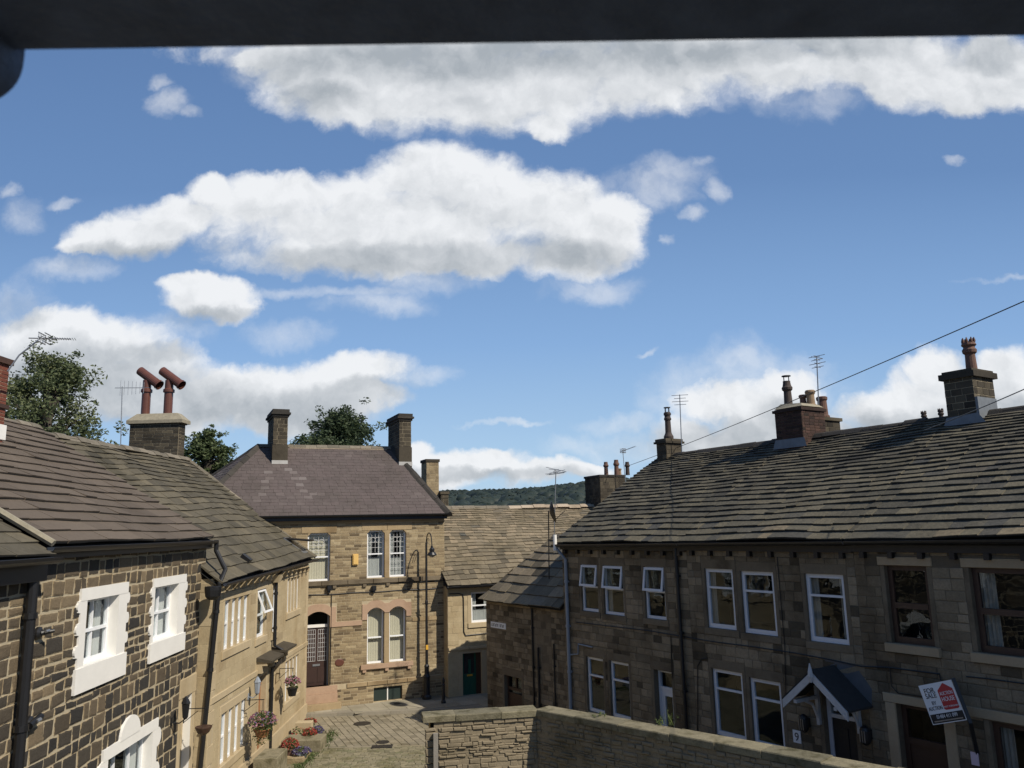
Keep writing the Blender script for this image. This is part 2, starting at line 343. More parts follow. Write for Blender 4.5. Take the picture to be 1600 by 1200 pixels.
# ------------------------------------------------------------------ mesh helpers
def wloc(o):
    v = Vector((0, 0, 0))
    while o is not None:
        v += o.location; o = o.parent
    return v
class MB:
    def __init__(s): s.v = []; s.e = []; s.f = []; s.m = []; s.t = []
    def vert(s, p, e=1.0):
        s.v.append(tuple(p)); s.e.append(e); return len(s.v)-1
    def face(s, idx, m=0, t=.5): s.f.append(tuple(idx)); s.m.append(m); s.t.append(t)
    def poly(s, pts, m=0, t=.5):
        s.face([s.vert(p) for p in pts], m, t)
    def hexa(s, b, m=0, t=.5, caps=True):
        """b: 8 points, 0-3 bottom ring, 4-7 top ring"""
        i = [s.vert(p) for p in b]
        for k in range(4):
            s.face((i[k], i[(k+1) % 4], i[4+(k+1) % 4], i[4+k]), m, t)
        s.face((i[4], i[5], i[6], i[7]), m, t)
        s.face((i[3], i[2], i[1], i[0]), m, t)
    def fbox(s, F, u0, u1, v0, v1, w0, w1, m=0, t=.5):
        s.hexa([F.pt(u0, v0, w0), F.pt(u1, v0, w0), F.pt(u1, v1, w0), F.pt(u0, v1, w0),
                F.pt(u0, v0, w1), F.pt(u1, v0, w1), F.pt(u1, v1, w1), F.pt(u0, v1, w1)], m, t)
    def tube(s, pts, r, n=8, m=0, t=.5, cap=True):
        pts = [Vector(p) for p in pts]
        rr = r if isinstance(r, (list, tuple)) else [r]*len(pts)
        rings = []
        prev = None
        for i, p in enumerate(pts):
            d = (pts[min(i+1, len(pts)-1)] - pts[max(i-1, 0)]).normalized()
            if prev is None:
                a = d.cross(Vector((0, 0, 1)))
                if a.length < .1: a = d.cross(Vector((1, 0, 0)))
            else:
                a = prev - d*prev.dot(d)
            a.normalize(); prev = a; b = d.cross(a)
            rings.append([s.vert(p + a*math.cos(2*math.pi*k/n)*rr[i] + b*math.sin(2*math.pi*k/n)*rr[i]) for k in range(n)])
        for i in range(len(rings)-1):
            for k in range(n):
                s.face((rings[i][k], rings[i][(k+1) % n], rings[i+1][(k+1) % n], rings[i+1][k]), m, t)
        if cap:
            s.face(rings[0][::-1], m, t); s.face(rings[-1], m, t)
    def lathe(s, base, prof, n=14, m=0, t=.5, axis=Vector((0, 0, 1)), phase=0):
        base = Vector(base); axis = Vector(axis).normalized()
        a = axis.cross(Vector((0, 1, 0)))
        if a.length < .1: a = axis.cross(Vector((1, 0, 0)))
        a.normalize(); b = axis.cross(a)
        rings = [[s.vert(base + axis*z + a*math.cos(2*math.pi*(k+phase)/n)*r + b*math.sin(2*math.pi*(k+phase)/n)*r) for k in range(n)] for r, z in prof]
        for i in range(len(rings)-1):
            for k in range(n):
                s.face((rings[i][k], rings[i][(k+1) % n], rings[i+1][(k+1) % n], rings[i+1][k]), m, t)
        s.face(rings[0][::-1], m, t); s.face(rings[-1], m, t)
    def build(s, name, mats, parent=None, smooth=False, recalc=False):
        me = bpy.data.meshes.new(name)
        off = wloc(parent) if parent is not None else Vector((0, 0, 0))
        me.from_pydata([(a-off.x, b-off.y, c-off.z) for a, b, c in s.v], [], s.f)
        if not isinstance(mats, (list, tuple)): mats = [mats]
        for m in mats: me.materials.append(M[m] if isinstance(m, str) else m)
        me.polygons.foreach_set('material_index', s.m)
        if smooth: me.polygons.foreach_set('use_smooth', [True]*len(s.f))
        at = me.attributes.new('tone', 'FLOAT', 'FACE'); at.data.foreach_set('value', s.t)
        ae = me.attributes.new('edge', 'FLOAT', 'POINT'); ae.data.foreach_set('value', s.e)
        if recalc:
            import bmesh
            bm = bmesh.new(); bm.from_mesh(me); bmesh.ops.recalc_face_normals(bm, faces=bm.faces); bm.to_mesh(me); bm.free()
        me.update()
        o = bpy.data.objects.new(name, me); COL.objects.link(o)
        if parent is not None: o.parent = parent
        return o
def thing(name, label, cat, loc, group=None):
    o = bpy.data.objects.new(name, None); COL.objects.link(o)
    o.location = loc; o.empty_display_size = .2
    tag(o, label, cat, group); return o
def tag(o, label=None, cat=None, group=None, kind=None):
    if label: o['label'] = label
    if cat: o['category'] = cat
    if group: o['group'] = group
    if kind: o['kind'] = kind
    return o
def origin(o, p):
    """move the origin of a mesh built in world coordinates to p"""
    p = Vector(p); o.data.transform(Matrix.Translation(-p)); o.location = p; return o

class Frame:
    def __init__(s, O, U, V=(0, 0, 1)):
        s.O = Vector(O); s.U = Vector((U[0], U[1], U[2] if len(U) > 2 else 0)).normalized(); s.V = Vector((V[0], V[1], V[2] if len(V) > 2 else 0)).normalized(); s.N = s.U.cross(s.V).normalized()
    def pt(s, u, v, w=0): return s.O + s.U*u + s.V*v + s.N*w
    def on(s, x, y, w=0):
        d = ray(x, y); O = s.O + s.N*w
        t = (O-CAM).dot(s.N)/d.dot(s.N); P = CAM + d*t - s.O
        return P.dot(s.U), P.dot(s.V)
    def rect(s, x0, y0, x1, y1, w=0):
        a = s.on(x0, y0, w); b = s.on(x1, y1, w)
        return a[0], b[0], min(a[1], b[1]), max(a[1], b[1])
rnd = random.random
def uni(a, b): return a + (b-a)*random.random()
def tone_gauss(m=.5, s=.25): return min(1, max(0, random.gauss(m, s)))

def one_stone(mb, F, u0, u1, v0, v1, w, mi, t, rag=0.006, base=0.0, bev=0.018):
    bv = min(bev, (u1-u0)*.3, (v1-v0)*.3)
    j = lambda: uni(-rag, rag)
    cs = [(u0, v0), (u1, v0), (u1, v1), (u0, v1)]
    o = [(c[0]+j(), c[1]+j()) for c in cs]
    sg = [(1, 1), (-1, 1), (-1, -1), (1, -1)]
    ring0 = [mb.vert(F.pt(p[0], p[1], base), 0) for p in o]
    ring1 = [mb.vert(F.pt(p[0], p[1], w*.55), 0) for p in o]
    ring2 = [mb.vert(F.pt(o[k][0]+sg[k][0]*bv, o[k][1]+sg[k][1]*bv, w+uni(-.002, .002)), 1) for k in range(4)]
    for k in range(4):
        n = (k+1) % 4
        mb.face((ring0[k], ring0[n], ring1[n], ring1[k]), mi, t)
        mb.face((ring1[k], ring1[n], ring2[n], ring2[k]), mi, t)
    mb.face(ring2, mi, t)

def stone_wall(mb, F, u0, u1, v0, v1, blocks=(), rh=(.13, .19), rl=(.2, .45), gap=.012, prot=(.008, .018), mi=1, tone=None, rag=.005, top=None, bev=.018, bond=False):
    """courses of separate stones on F between u0..u1 / v0..v1, keeping clear of blocks (u0,u1,v0,v1)"""
    tone = tone or (lambda u, v: tone_gauss())
    v = v0; row = 0
    while v < v1 - .03:
        h = uni(*rh)
        if v + h > v1 - .06: h = v1 - v
        a, b = v + gap/2, v + h - gap/2
        segs = [(u0, u1, a, b)]
        for (x0, x1, y0, y1) in blocks:
            new = []
            for (p, q, c, d) in segs:
                if x1 <= p or x0 >= q or y1 <= c or y0 >= d: new.append((p, q, c, d)); continue
                if p < x0: new.append((p, x0, c, d))
                if q > x1: new.append((x1, q, c, d))
                m0, m1 = max(p, x0), min(q, x1)
                if y0 - c > .035: new.append((m0, m1, c, y0))
                if d - y1 > .035: new.append((m0, m1, y1, d))
            segs = new
        for (p, q, c, d) in segs:
            if q - p < .04: continue
            u = p
            first = True
            while u < q - .01:
                L = uni(*rl)
                if first:
                    L = L*(.5 if (bond and row % 2) else uni(.45, 1)); first = False
                if u + L > q - rl[0]*.5: L = q - u
                one_stone(mb, F, u+gap/2, u+L-gap/2, c, d, uni(*prot), mi, tone(u, c), rag, bev=bev)
                u += L
        v += h; row += 1

def wall_panel(mb, F, u0, u1, v0, v1, openings, depth=.16, room=.9, thick=.35, m_back=0, m_rev=2, m_room=3):
    """backing sheet with holes, reveals round each hole, a dark room behind each"""
    us = sorted(set([u0, u1] + [k for o in openings for k in (o[0], o[1]) if u0 < k < u1]))
    vs = sorted(set([v0, v1] + [k for o in openings for k in (o[2], o[3]) if v0 < k < v1]))
    for i in range(len(us)-1):
        for j in range(len(vs)-1):
            cu, cv = (us[i]+us[i+1])/2, (vs[j]+vs[j+1])/2
            if any(o[0] < cu < o[1] and o[2] < cv < o[3] for o in openings): continue
            mb.poly([F.pt(us[i], vs[j]), F.pt(us[i+1], vs[j]), F.pt(us[i+1], vs[j+1]), F.pt(us[i], vs[j+1])], m_back)
    for o in openings:
        a, b, c, d = o[:4]
        dp = o[4] if len(o) > 4 else depth
        ring = [(a, c), (b, c), (b, d), (a, d)]
        for k in range(4):
            p, q = ring[k], ring[(k+1) % 4]
            mb.poly([F.pt(*p, 0), F.pt(*p, -dp), F.pt(*q, -dp), F.pt(*q, 0)], m_rev)
            e = .25
        R = [(a-.2, c-.1), (b+.2, c-.1), (b+.2, d+.1), (a-.2, d+.1)]
        for k in range(4):
            p, q = R[k], R[(k+1) % 4]
            mb.poly([F.pt(*p, -dp-.02), F.pt(*p, -dp-room), F.pt(*q, -dp-room), F.pt(*q, -dp-.02)], m_room)
            p0, q0 = ring[k], ring[(k+1) % 4]
            mb.poly([F.pt(*p0, -dp-.0), F.pt(*p, -dp-.02), F.pt(*q, -dp-.02), F.pt(*q0, -dp-.0)], m_room)
        mb.poly([F.pt(*p, -dp-room) for p in R], m_room)

def shell(mb, F, u0, u1, v0, v1, D, m=0, sides='lrb'):
    if 'l' in sides: mb.poly([F.pt(u0, v0, 0), F.pt(u0, v1, 0), F.pt(u0, v1, -D), F.pt(u0, v0, -D)], m)
    if 'r' in sides: mb.poly([F.pt(u1, v0, 0), F.pt(u1, v0, -D), F.pt(u1, v1, -D), F.pt(u1, v1, 0)], m)
    if 'b' in sides: mb.poly([F.pt(u0, v0, -D), F.pt(u0, v1, -D), F.pt(u1, v1, -D), F.pt(u1, v0, -D)], m)

def curtain(F, a, b, c, d, w, kind, parent):
    mb = MB()
    def fold(x0, x1, y0, y1, amp, per, m=0):
        n = max(6, int((x1-x0)/per*6)); prev = None
        for i in range(n+1):
            x = x0+(x1-x0)*i/n; ww = w + amp*math.sin(i/6*2*math.pi+rnd()*.4)
            cur = (mb.vert(F.pt(x, y0, ww)), mb.vert(F.pt(x, y1, ww)))
            if prev: mb.face((prev[0], cur[0], cur[1], prev[1]), m, .5)
            prev = cur
    W = b-a
    if kind == 'net':
        fold(a, b, c, d, .012, .06)
        return mb.build('curtain', 'net', parent)
    if kind == 'netsides':
        fold(a, a+W*.3, c, d, .015, .07); fold(b-W*.3, b, c, d, .015, .07)
        fold(a, b, c, c+(d-c)*.42, .010, .05)
        return mb.build('curtain', 'net', parent)
    if kind == 'blind':
        fold(a, b, c, d, .004, .09)
        return mb.build('blind', 'cream', parent)
    if kind == 'drape':
        fold(a, a+W*.22, c, d, .02, .08); fold(b-W*.22, b, c, d, .02, .08)
        return mb.build('curtain', 'drape', parent)

def window(F, a, b, c, d, parent, mat='upvc', fw=.055, depth=.10, trans=(), mull=(), kind=None, thick=.06, open_top=None, sash=False, name='window', bars=.04, lead=False, label=None):
    """casement or sash window: frame (part) > pane, curtain, opened vent (sub-parts)"""
    mb = MB()
    w1 = -depth; w0 = -depth-thick
    mb.fbox(F, a+.002, a+fw, c+.002, d-.002, w0, w1); mb.fbox(F, b-fw, b-.002, c+.002, d-.002, w0, w1)
    mb.fbox(F, a+fw, b-fw, c+.002, c+fw*1.2, w0, w1); mb.fbox(F, a+fw, b-fw, d-fw, d-.002, w0, w1)
    for t in trans:
        mb.fbox(F, a+fw, b-fw, t-bars*.6, t+bars*.6, w0, w1+(.012 if sash else .003))
    for t in mull:
        mb.fbox(F, t-bars/2, t+bars/2, c+fw*1.2, d-fw, w0+.002, w1-.003)
    o = mb.build(name, mat, parent)
    if label: o['label'] = label
    g = MB(); wg = -depth-thick*.6
    g.poly([F.pt(a+fw*.6, c+fw*.6, wg), F.pt(b-fw*.6, c+fw*.6, wg), F.pt(b-fw*.6, d-fw*.6, wg), F.pt(a+fw*.6, d-fw*.6, wg)])
    g.build('pane', 'glass', o)
    if kind: curtain(F, a+.02, b-.02, c+.02, d-.02, -depth-thick-.07, kind, o)
    if lead:
        l = MB(); wl = wg+.012
        for (x0, x1, y0, y1, nx, ny, orn) in lead:
            for i in range(1, nx):
                x = x0+(x1-x0)*i/nx; l.fbox(F, x-.006, x+.006, y0, y1, wl, wl+.008)
            for i in range(1, ny):
                y = y0+(y1-y0)*i/ny; l.fbox(F, x0, x1, y-.006, y+.006, wl+.001, wl+.009)
            if orn:
                cx = (x0+x1)/2; cy = y0+(y1-y0)*.62; rr = (x1-x0)*.16
                for dx in (-rr, rr):
                    pts = [F.pt(cx+dx+rr*math.cos(q*math.pi/6), cy+rr*1.1*math.sin(q*math.pi/6), wl+.006) for q in range(13)]
                    l.tube(pts, .008, 4, cap=False)
        l.build('leaded_bars', 'net', o)
    if open_top:
        t, ang = open_top
        h = d-fw-t; dx = math.sin(ang); 
        V2 = (F.V*math.cos(ang) - F.N*math.sin(ang)).normalized()
        F2 = Frame(F.pt(a, d-fw*.4, w1+.012) - V2*(h+.03), F.U, V2)
        q = MB(); W = b-a; H2 = h+.03
        q.fbox(F2, .01, .01+fw, 0, H2, 0, .04); q.fbox(F2, W-.01-fw, W-.01, 0, H2, 0, .04)
        q.fbox(F2, .01+fw, W-.01-fw, 0, fw, 0, .04); q.fbox(F2, .01+fw, W-.01-fw, H2-fw, H2, 0, .04)
        vo = q.build('opening_vent', mat, o)
        g = MB(); g.poly([F2.pt(.03, .03, .02), F2.pt(W-.03, .03, .02), F2.pt(W-.03, H2-.03, .02), F2.pt(.03, H2-.03, .02)])
        if False: pass
        vo.data.materials.append(M['glass'])
        me = vo.data
        g.build('vent_pane', 'glass', None)
        # join the pane into the vent mesh
        po = bpy.data.objects['vent_pane']
        join_into(vo, po)
    return o

def join_into(dst, src):
    import bmesh
    bm = bmesh.new(); bm.from_mesh(dst.data); n = len(bm.faces)
    me2 = src.data.copy(); me2.transform(Matrix.Translation(-wloc(dst)))
    bm.from_mesh(me2); bm.faces.ensure_lookup_table()
    for f in bm.faces[n:]: f.material_index = 1
    bm.to_mesh(dst.data); bm.free()
    bpy.data.objects.remove(src)

def trim(mb, F, a, b, c, d, w=.03, base=-.01, mi=0, n=1, back=None):
    """ashlar block(s)"""
    for i in range(n):
        x0 = a+(b-a)*i/n; x1 = a+(b-a)*(i+1)/n
        one_stone(mb, F, x0+.003, x1-.003, c, d, w, mi, rnd(), .001, base, .008)

# ------------------------------------------------------------------ roofs
def slates(mb, F, L, S, rows, t=.035, wd=(.3, .6), jit=.012, lfun=None, rfun=None, mi=0, wave=.03, tone=None, slip=.01, seed=0., ov=1.25, under=1, pitchj=.006):
    """F: O at eave left, U along eave, V up the slope. rows = exposures from the eave up. lfun/rfun(v)=clip limits"""
    lfun = lfun or (lambda v: 0.0); rfun = rfun or (lambda v: L)
    tone = tone or (lambda u, v: tone_gauss(.45, .25))
    def wv(u, v):
        return wave*noise.noise(Vector((u*.28+seed, v*.45, 1.3))) + wave*.5*noise.noise(Vector(((u*.28+seed)*3.2, v*.9, 5.1)))
    v = 0.0
    for e in rows:
        if v >= S-.02: break
        e2 = min(e, S-v)
        l, r = min(lfun(v), lfun(v+e2)), max(rfun(v), rfun(v+e2))
        off = uni(0, wd[1])
        u = l-off
        cj = uni(-slip, slip)*.6
        while u < r:
            W = uni(*wd)
            a, b = max(u+.003, l), min(u+W-.003, r)
            u += W
            if b-a < .03: continue
            tt = t*uni(.75, 1.25); dv = uni(-slip, slip)+cj; top = min(v+e*ov, S+.02)
            la, lb = lfun(v+dv), lfun(top); ra, rb = rfun(v+dv), rfun(top)
            a0, a1 = max(a, la), max(a, lb); b0, b1 = min(b, ra), min(b, rb)
            if b0 <= a0 and b1 <= a1: continue
            if b0 < a0: a0 = b0 = (a0+b0)/2
            if b1 < a1: a1 = b1 = (a1+b1)/2
            k = uni(-pitchj, pitchj); sk = uni(-jit, jit)
            tn = tone((a+b)/2, v)
            lo = v+dv
            p = [(a0, lo+sk*.5, 0), (b0, lo-sk*.5, 0), (b1, top, 0), (a1, top, 0)]
            btm = [F.pt(q[0], q[1], wv(q[0], q[1])+(.0 if i < 2 else -.012)) for i, q in enumerate(p)]
            topz = [F.pt(q[0], q[1], wv(q[0], q[1])+(tt+k*(1 if i == 0 else -1) if i < 2 else .004)) for i, q in enumerate(p)]
            i_ = [mb.vert(x) for x in btm+topz]
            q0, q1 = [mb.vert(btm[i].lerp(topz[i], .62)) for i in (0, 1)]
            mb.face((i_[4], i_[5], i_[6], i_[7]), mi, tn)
            mb.face((i_[0], i_[1], q1, q0), under, tn)  # lower edge face painted dark: shade and dirt of the gap under each slate
            mb.face((q0, q1, i_[5], i_[4]), mi, tn)
            mb.face((i_[1], i_[2], i_[6], i_[5]), mi, tn)
            mb.face((i_[3], i_[0], i_[4], i_[7]), mi, tn)
        v += e
    # underlay
    mb.poly([F.pt(lfun(0), 0, -.045-wave*.7), F.pt(rfun(0), 0, -.045-wave*.7), F.pt(rfun(S), S, -.045-wave*.7), F.pt(lfun(S), S, -.045-wave*.7)], under)
def rows_dim(e0, e1, S):
    out = []; v = 0
    while v < S:
        e = e0+(e1-e0)*v/S; out.append(e); v += e
    return out
def roof_frame(F, u0, ve, w, ur, vr, wr):
    """frame for a roof slope: eave at (u0,ve,w) of wall frame F, ridge at height vr, depth wr (negative = back)"""
    V = (F.N*(wr-w) + F.V*(vr-ve)); S = V.length
    return Frame(F.pt(u0, ve, w), F.U, V), S
def ridge_caps(mb, P0, P1, L=.5, r=.11, mi=0, up=Vector((0, 0, 1)), jit=.02, fl=.9):
    P0, P1 = Vector(P0), Vector(P1); d = P1-P0; n = max(1, round(d.length/L)); d.normalize()
    s = d.cross(up).normalized(); uu = s.cross(d)
    for i in range(n):
        a = P0+d*((P1-P0).length*i/n+.006); b = P0+d*((P1-P0).length*(i+1)/n-.006)
        j = uni(-jit, jit); rr = r*uni(.92, 1.08); t = rnd()
        R = []
        for P in (a, b):
            R.append([mb.vert(P + s*x*rr + uu*(y*rr+j)) for x, y in ((-1.25, -.65*fl), (-.55, .25), (0, .55), (.55, .25), (1.25, -.65*fl), (0, -.9))])
        for k in range(5+1):
            n2 = (k+1) % 6
            mb.face((R[0][k], R[0][n2], R[1][n2], R[1][k]), mi, t)
        mb.face(R[0][::-1], mi, t); mb.face(R[1], mi, t)

def gutter(F, u0, u1, v, w, parent, r=.055, mat='iron', slope=0.0, name='gutter'):
    mb = MB(); n = 7
    R = []
    for i, u in enumerate((u0, u1)):
        R.append([mb.vert(F.pt(u, v+slope*i-abs(math.sin(k*math.pi/(n-1)))*r*1.2, w+r*math.cos(k*math.pi/(n-1)))) for k in range(n)] +
                 [mb.vert(F.pt(u, v+slope*i-abs(math.sin(k*math.pi/(n-1)))*(r-.008)*1.1+.002, w+(r-.012)*math.cos(k*math.pi/(n-1)))) for k in reversed(range(n))])
    m = len(R[0])
    for k in range(m): mb.face((R[0][k], R[0][(k+1) % m], R[1][(k+1) % m], R[1][k]))
    mb.face(R[0][::-1]); mb.face(R[1])
    return mb.build(name, mat, parent)
def downpipe(F, pts, parent, r=.045, mat='iron', name='drainpipe', collars=True):
    mb = MB(); P = [F.pt(*p) for p in pts]
    mb.tube(P, r, 10)
    if collars:
        for a, b in zip(P[:-1], P[1:]):
            if abs((b-a).normalized().z) > .9 and (b-a).length > .8:
                k = int((b-a).length/1.7)+1
                for i in range(k):
                    c = a.lerp(b, (i+.5)/k); mb.lathe(c-Vector((0, 0, .04)), [(r*1.28, 0), (r*1.28, .08)], 10)
                    mb.fbox(Frame(c, F.U), -.07, .07, -.02, .02, -.06, -.03)
    return mb.build(name, mat, parent)

# ------------------------------------------------------------------ chimneys
def chimney(parent, C, U, W, D, z0, z1, mat='chim', mortar='rowm', cap=None, capm=None, rh=(.075, .09), rl=(.18, .26), band=None, flash=True, name='chimney'):
    """rectangular stack centred on C, width W along U, depth D"""
    C = Vector((C[0], C[1], 0)); U = Vector((U[0], U[1], 0)).normalized(); N = U.cross(Vector((0, 0, 1)))
    mb = MB()
    faces = [(C-U*W/2+N*D/2, U, W), (C+U*W/2+N*D/2, -N, D), (C+U*W/2-N*D/2, -U, W), (C-U*W/2-N*D/2, N, D)]
    for O, d, Lg in faces:
        F = Frame(O, d)
        mb.poly([F.pt(0, z0), F.pt(Lg, z0), F.pt(Lg, z1), F.pt(0, z1)], 1)
        stone_wall(mb, F, 0, Lg, z0, z1, rh=rh, rl=rl, gap=.010, prot=(.006, .012), mi=0, rag=.002, bev=.008, bond=True)
    o = mb.build(name, [mat, mortar], parent)
    mb = MB()
    FC = Frame(C-U*W/2+N*D/2, U)
    cap = cap or [(.06, 0, .12)]
    for (ov, za, zb) in cap:
        mb.hexa([FC.pt(-ov, z1+za, ov), FC.pt(W+ov, z1+za, ov), FC.pt(W+ov, z1+za, -D-ov), FC.pt(-ov, z1+za, -D-ov),
                 FC.pt(-ov, z1+zb, ov), FC.pt(W+ov, z1+zb, ov), FC.pt(W+ov, z1+zb, -D-ov), FC.pt(-ov, z1+zb, -D-ov)], 0, rnd())
    mb.build('chimney_cap', capm or mat, o)
    return o, FC
POTS = {
 'tapered': [(.15, 0), (.17, .03), (.17, .08), (.135, .11), (.12, .5), (.145, .53), (.15, .6), (.12, .62)],
 'round': [(.14, 0), (.14, .04), (.12, .08), (.11, .34), (.135, .37), (.15, .42), (.14, .46), (.12, .48)],
 'tall': [(.19, 0), (.20, .12), (.14, .24), (.125, .30), (.115, .78), (.145, .80), (.15, .86), (.125, .9), (.12, .98), (.15, 1.0), (.15, 1.07), (.11, 1.12)],
 'brickpot': [(.16, 0), (.15, .04), (.13, .55), (.18, .60), (.19, .68), (.15, .74), (.13, .86), (.13, .92)],
}
def pot(parent, P, kind, mat, s=1.0, crown=False, cowl=False):
    mb = MB(); mb.lathe(P, [(r*s, z*s) for r, z in POTS[kind]], 14)
    H = POTS[kind][-1][1]*s; R = POTS[kind][-1][0]*s
    P = Vector(P)
    if crown:
        for k in range(8):
            a = k*math.pi/4
            c = P+Vector((math.cos(a)*R*1.15, math.sin(a)*R*1.15, H-.02))
            mb.lathe(c, [(.035*s, 0), (.04*s, .05*s), (.012*s, .14*s)], 5)
        mb.lathe(P+Vector((0, 0, H-.16*s)), [(R*1.1, 0), (R*1.5, .06*s), (R*1.35, .12*s), (R, .16*s)], 14)
    o = mb.build('chimney_pot', mat, parent, smooth=False)
    if cowl:
        c = MB()
        for k in range(4):
            a = k*math.pi/2+.4
            q = P+Vector((math.cos(a)*R*.9, math.sin(a)*R*.9, H-.02)); c.tube([q, q+Vector((0, 0, .2*s))], .012, 5)
        c.lathe(P+Vector((0, 0, H+.17*s)), [(R*1.25, 0), (R*1.2, .03*s)], 14)
        j = c.build('tmp_cowl', 'iron', None)
        o.data.materials.append(M['iron']); join_into(o, j)
    return o
def flashing(parent, pts, mat='lead'):
    mb = MB()
    for q in pts: mb.poly(q)
    return mb.build('flashing', mat, parent)

def aerial(name, label, base, top, direction, kind='yagi', bracket=None, L=.9):
    """TV aerial: mast and a boom with cross elements"""
    base, top = Vector(base), Vector(top)
    r = thing(name, label, 'aerial', base, 'television aerials on the roofs')
    m = MB(); pts = [base]+([Vector(b) for b in bracket] if bracket else [])+[top]; m.tube(pts, .017, 6); m.build('mast', 'greymetal', r)
    d = Vector(direction).normalized(); s = d.cross(Vector((0, 0, 1))).normalized()
    b = MB(); c = top-Vector((0, 0, .05)); b.tube([c-d*.25, c+d*L], .012, 5)
    if kind == 'yagi':
        for i in range(8): 
            q = c+d*(L*(i+.5)/8); hl = .16-.006*i; b.tube([q-s*hl, q+s*hl], .007, 4)
        for dz in (-.12, -.04, .04, .12): b.tube([c-d*.2+Vector((0, 0, dz))-s*.2, c-d*.2+Vector((0, 0, dz))+s*.2], .008, 4)
    elif kind == 'vertical':
        for i in range(7):
            q = c+d*(L*(i+.3)/7-.1); hl = .28-.012*i; b.tube([q-Vector((0, 0, hl)), q+Vector((0, 0, hl))], .008, 4)
    elif kind == 'boxy':
        for i in range(12):
            q = c+d*(L*(i+.5)/12+.1); b.tube([q-s*.04-Vector((0, 0, .015)), q+s*.04+Vector((0, 0, .015))], .006, 4)
        for dz in (-.09, 0, .09):
            b.tube([c-s*.16+Vector((0, 0, dz)), c+s*.16+Vector((0, 0, dz))], .012, 4)
            b.tube([c-s*.12+Vector((0, 0, dz))+d*.1, c+s*.12+Vector((0, 0, dz))+d*.1], .012, 4)
        for k in (-.14, -.05, .05, .14): b.tube([c+s*k-Vector((0, 0, .1)), c+s*k+Vector((0, 0, .1))], .01, 4)
    elif kind == 'star':
        for i in range(7):
            a = i*math.pi/7; e = Vector((math.cos(a), math.sin(a), .18*math.sin(3*a)))
            b.tube([c-e*.36+Vector((0, 0, .02*i)), c+e*.36+Vector((0, 0, .02*i+.06))], .008, 4)
    elif kind == 'stack':
        for i in range(4):
            hl = .2 if i % 2 else .28
            q = c+Vector((0, 0, .04-.11*i)); b.tube([q-s*hl, q+s*hl], .009, 4); b.tube([q-d*.14, q+d*.14], .009, 4)
    b.build('antenna_head', 'greymetal', r)
    return r

def leaves(mb, centre, rad, n, size, rng=(0, 1), squash=1.0, mi=0):
    for _ in range(n):
        d = Vector((random.gauss(0, 1), random.gauss(0, 1), random.gauss(0, 1))).normalized()*(rnd()**.45)
        p = Vector(centre)+Vector((d.x*rad[0], d.y*rad[1], d.z*rad[2]))
        s = size*uni(.45, 1.45)
        a = Vector((random.gauss(0, 1), random.gauss(0, 1), random.gauss(0, .6))).normalized()
        b = a.cross(Vector((random.gauss(0, 1), random.gauss(0, 1), random.gauss(0, 1)))).normalized()
        mb.poly([p-a*s, p-b*s*.45, p+a*s, p+b*s*.45], mi, uni(*rng))
def tree(name, label, base, H, cw, clumps, leafm, n=170, size=.13, crown_from=.3, seed=1, shape=None, light=(0, 1)):
    random.seed(seed)
    r = thing(name, label, 'tree', base, 'trees behind the houses'); base = Vector(base)
    t = MB(); cr = MB()
    t.tube([base, base+Vector((.1, 0, H*.25)), base+Vector((-.1, .1, H*.5)), base+Vector((.05, 0, H*.8))], [H*.028, H*.022, H*.015, H*.004], 9)
    for i in range(clumps):
        a = rnd()*2*math.pi; h = crown_from+(1-crown_from)*(rnd()**.8)
        k = (h-crown_from)/(1-crown_from)
        rr = cw*math.sin(math.pi*min(1, (.18+.82*k)**.9))**.6*uni(.55, 1.0)
        if shape: rr *= shape(k)
        c = base+Vector((math.cos(a)*rr, math.sin(a)*rr, H*h*uni(.96, 1.0)-.05*H))
        cr_r = cw*uni(.16, .30)
        o = base+Vector((0, 0, H*(h-.18 if h > .4 else .25)))
        t.tube([o, o.lerp(c, .5)+Vector((0, 0, .1)), c], [H*.009, H*.006, H*.002], 5)
        g = uni(0, .6)
        leaves(cr, c, (cr_r, cr_r, cr_r*.72), n, size, (g, g+.4))
        for _ in range(5):
            e = c+Vector((random.gauss(0, 1), random.gauss(0, 1), random.gauss(0, .8)))*cr_r*.75
            leaves(cr, e, (cr_r*.4, cr_r*.4, cr_r*.3), n//9, size, (g, g+.4))
    t.build('trunk', 'bark', r); cr.build('crown', leafm, r)
    return r

def text_part(body, F, u, v, w, size, mat, parent, name='lettering', align='LEFT', ext=.002, sx=1.0):
    cu = bpy.data.curves.new(name, 'FONT'); cu.body = body; cu.size = size; cu.align_x = align; cu.extrude = ext
    tmp = bpy.data.objects.new('tmp_text', cu); COL.objects.link(tmp)
    bpy.context.view_layer.update()
    dg = bpy.context.evaluated_depsgraph_get()
    me = bpy.data.meshes.new_from_object(tmp.evaluated_get(dg))
    bpy.data.objects.remove(tmp)
    mt = Matrix((F.U*sx, F.V, F.N)).transposed().to_4x4(); mt.translation = F.pt(u, v, w)
    me.transform(mt); me.transform(Matrix.Translation(-wloc(parent)))
    me.materials.clear(); me.materials.append(M[mat]); me.name = name
    o = bpy.data.objects.new(name, me); COL.objects.link(o); o.parent = parent
    return o
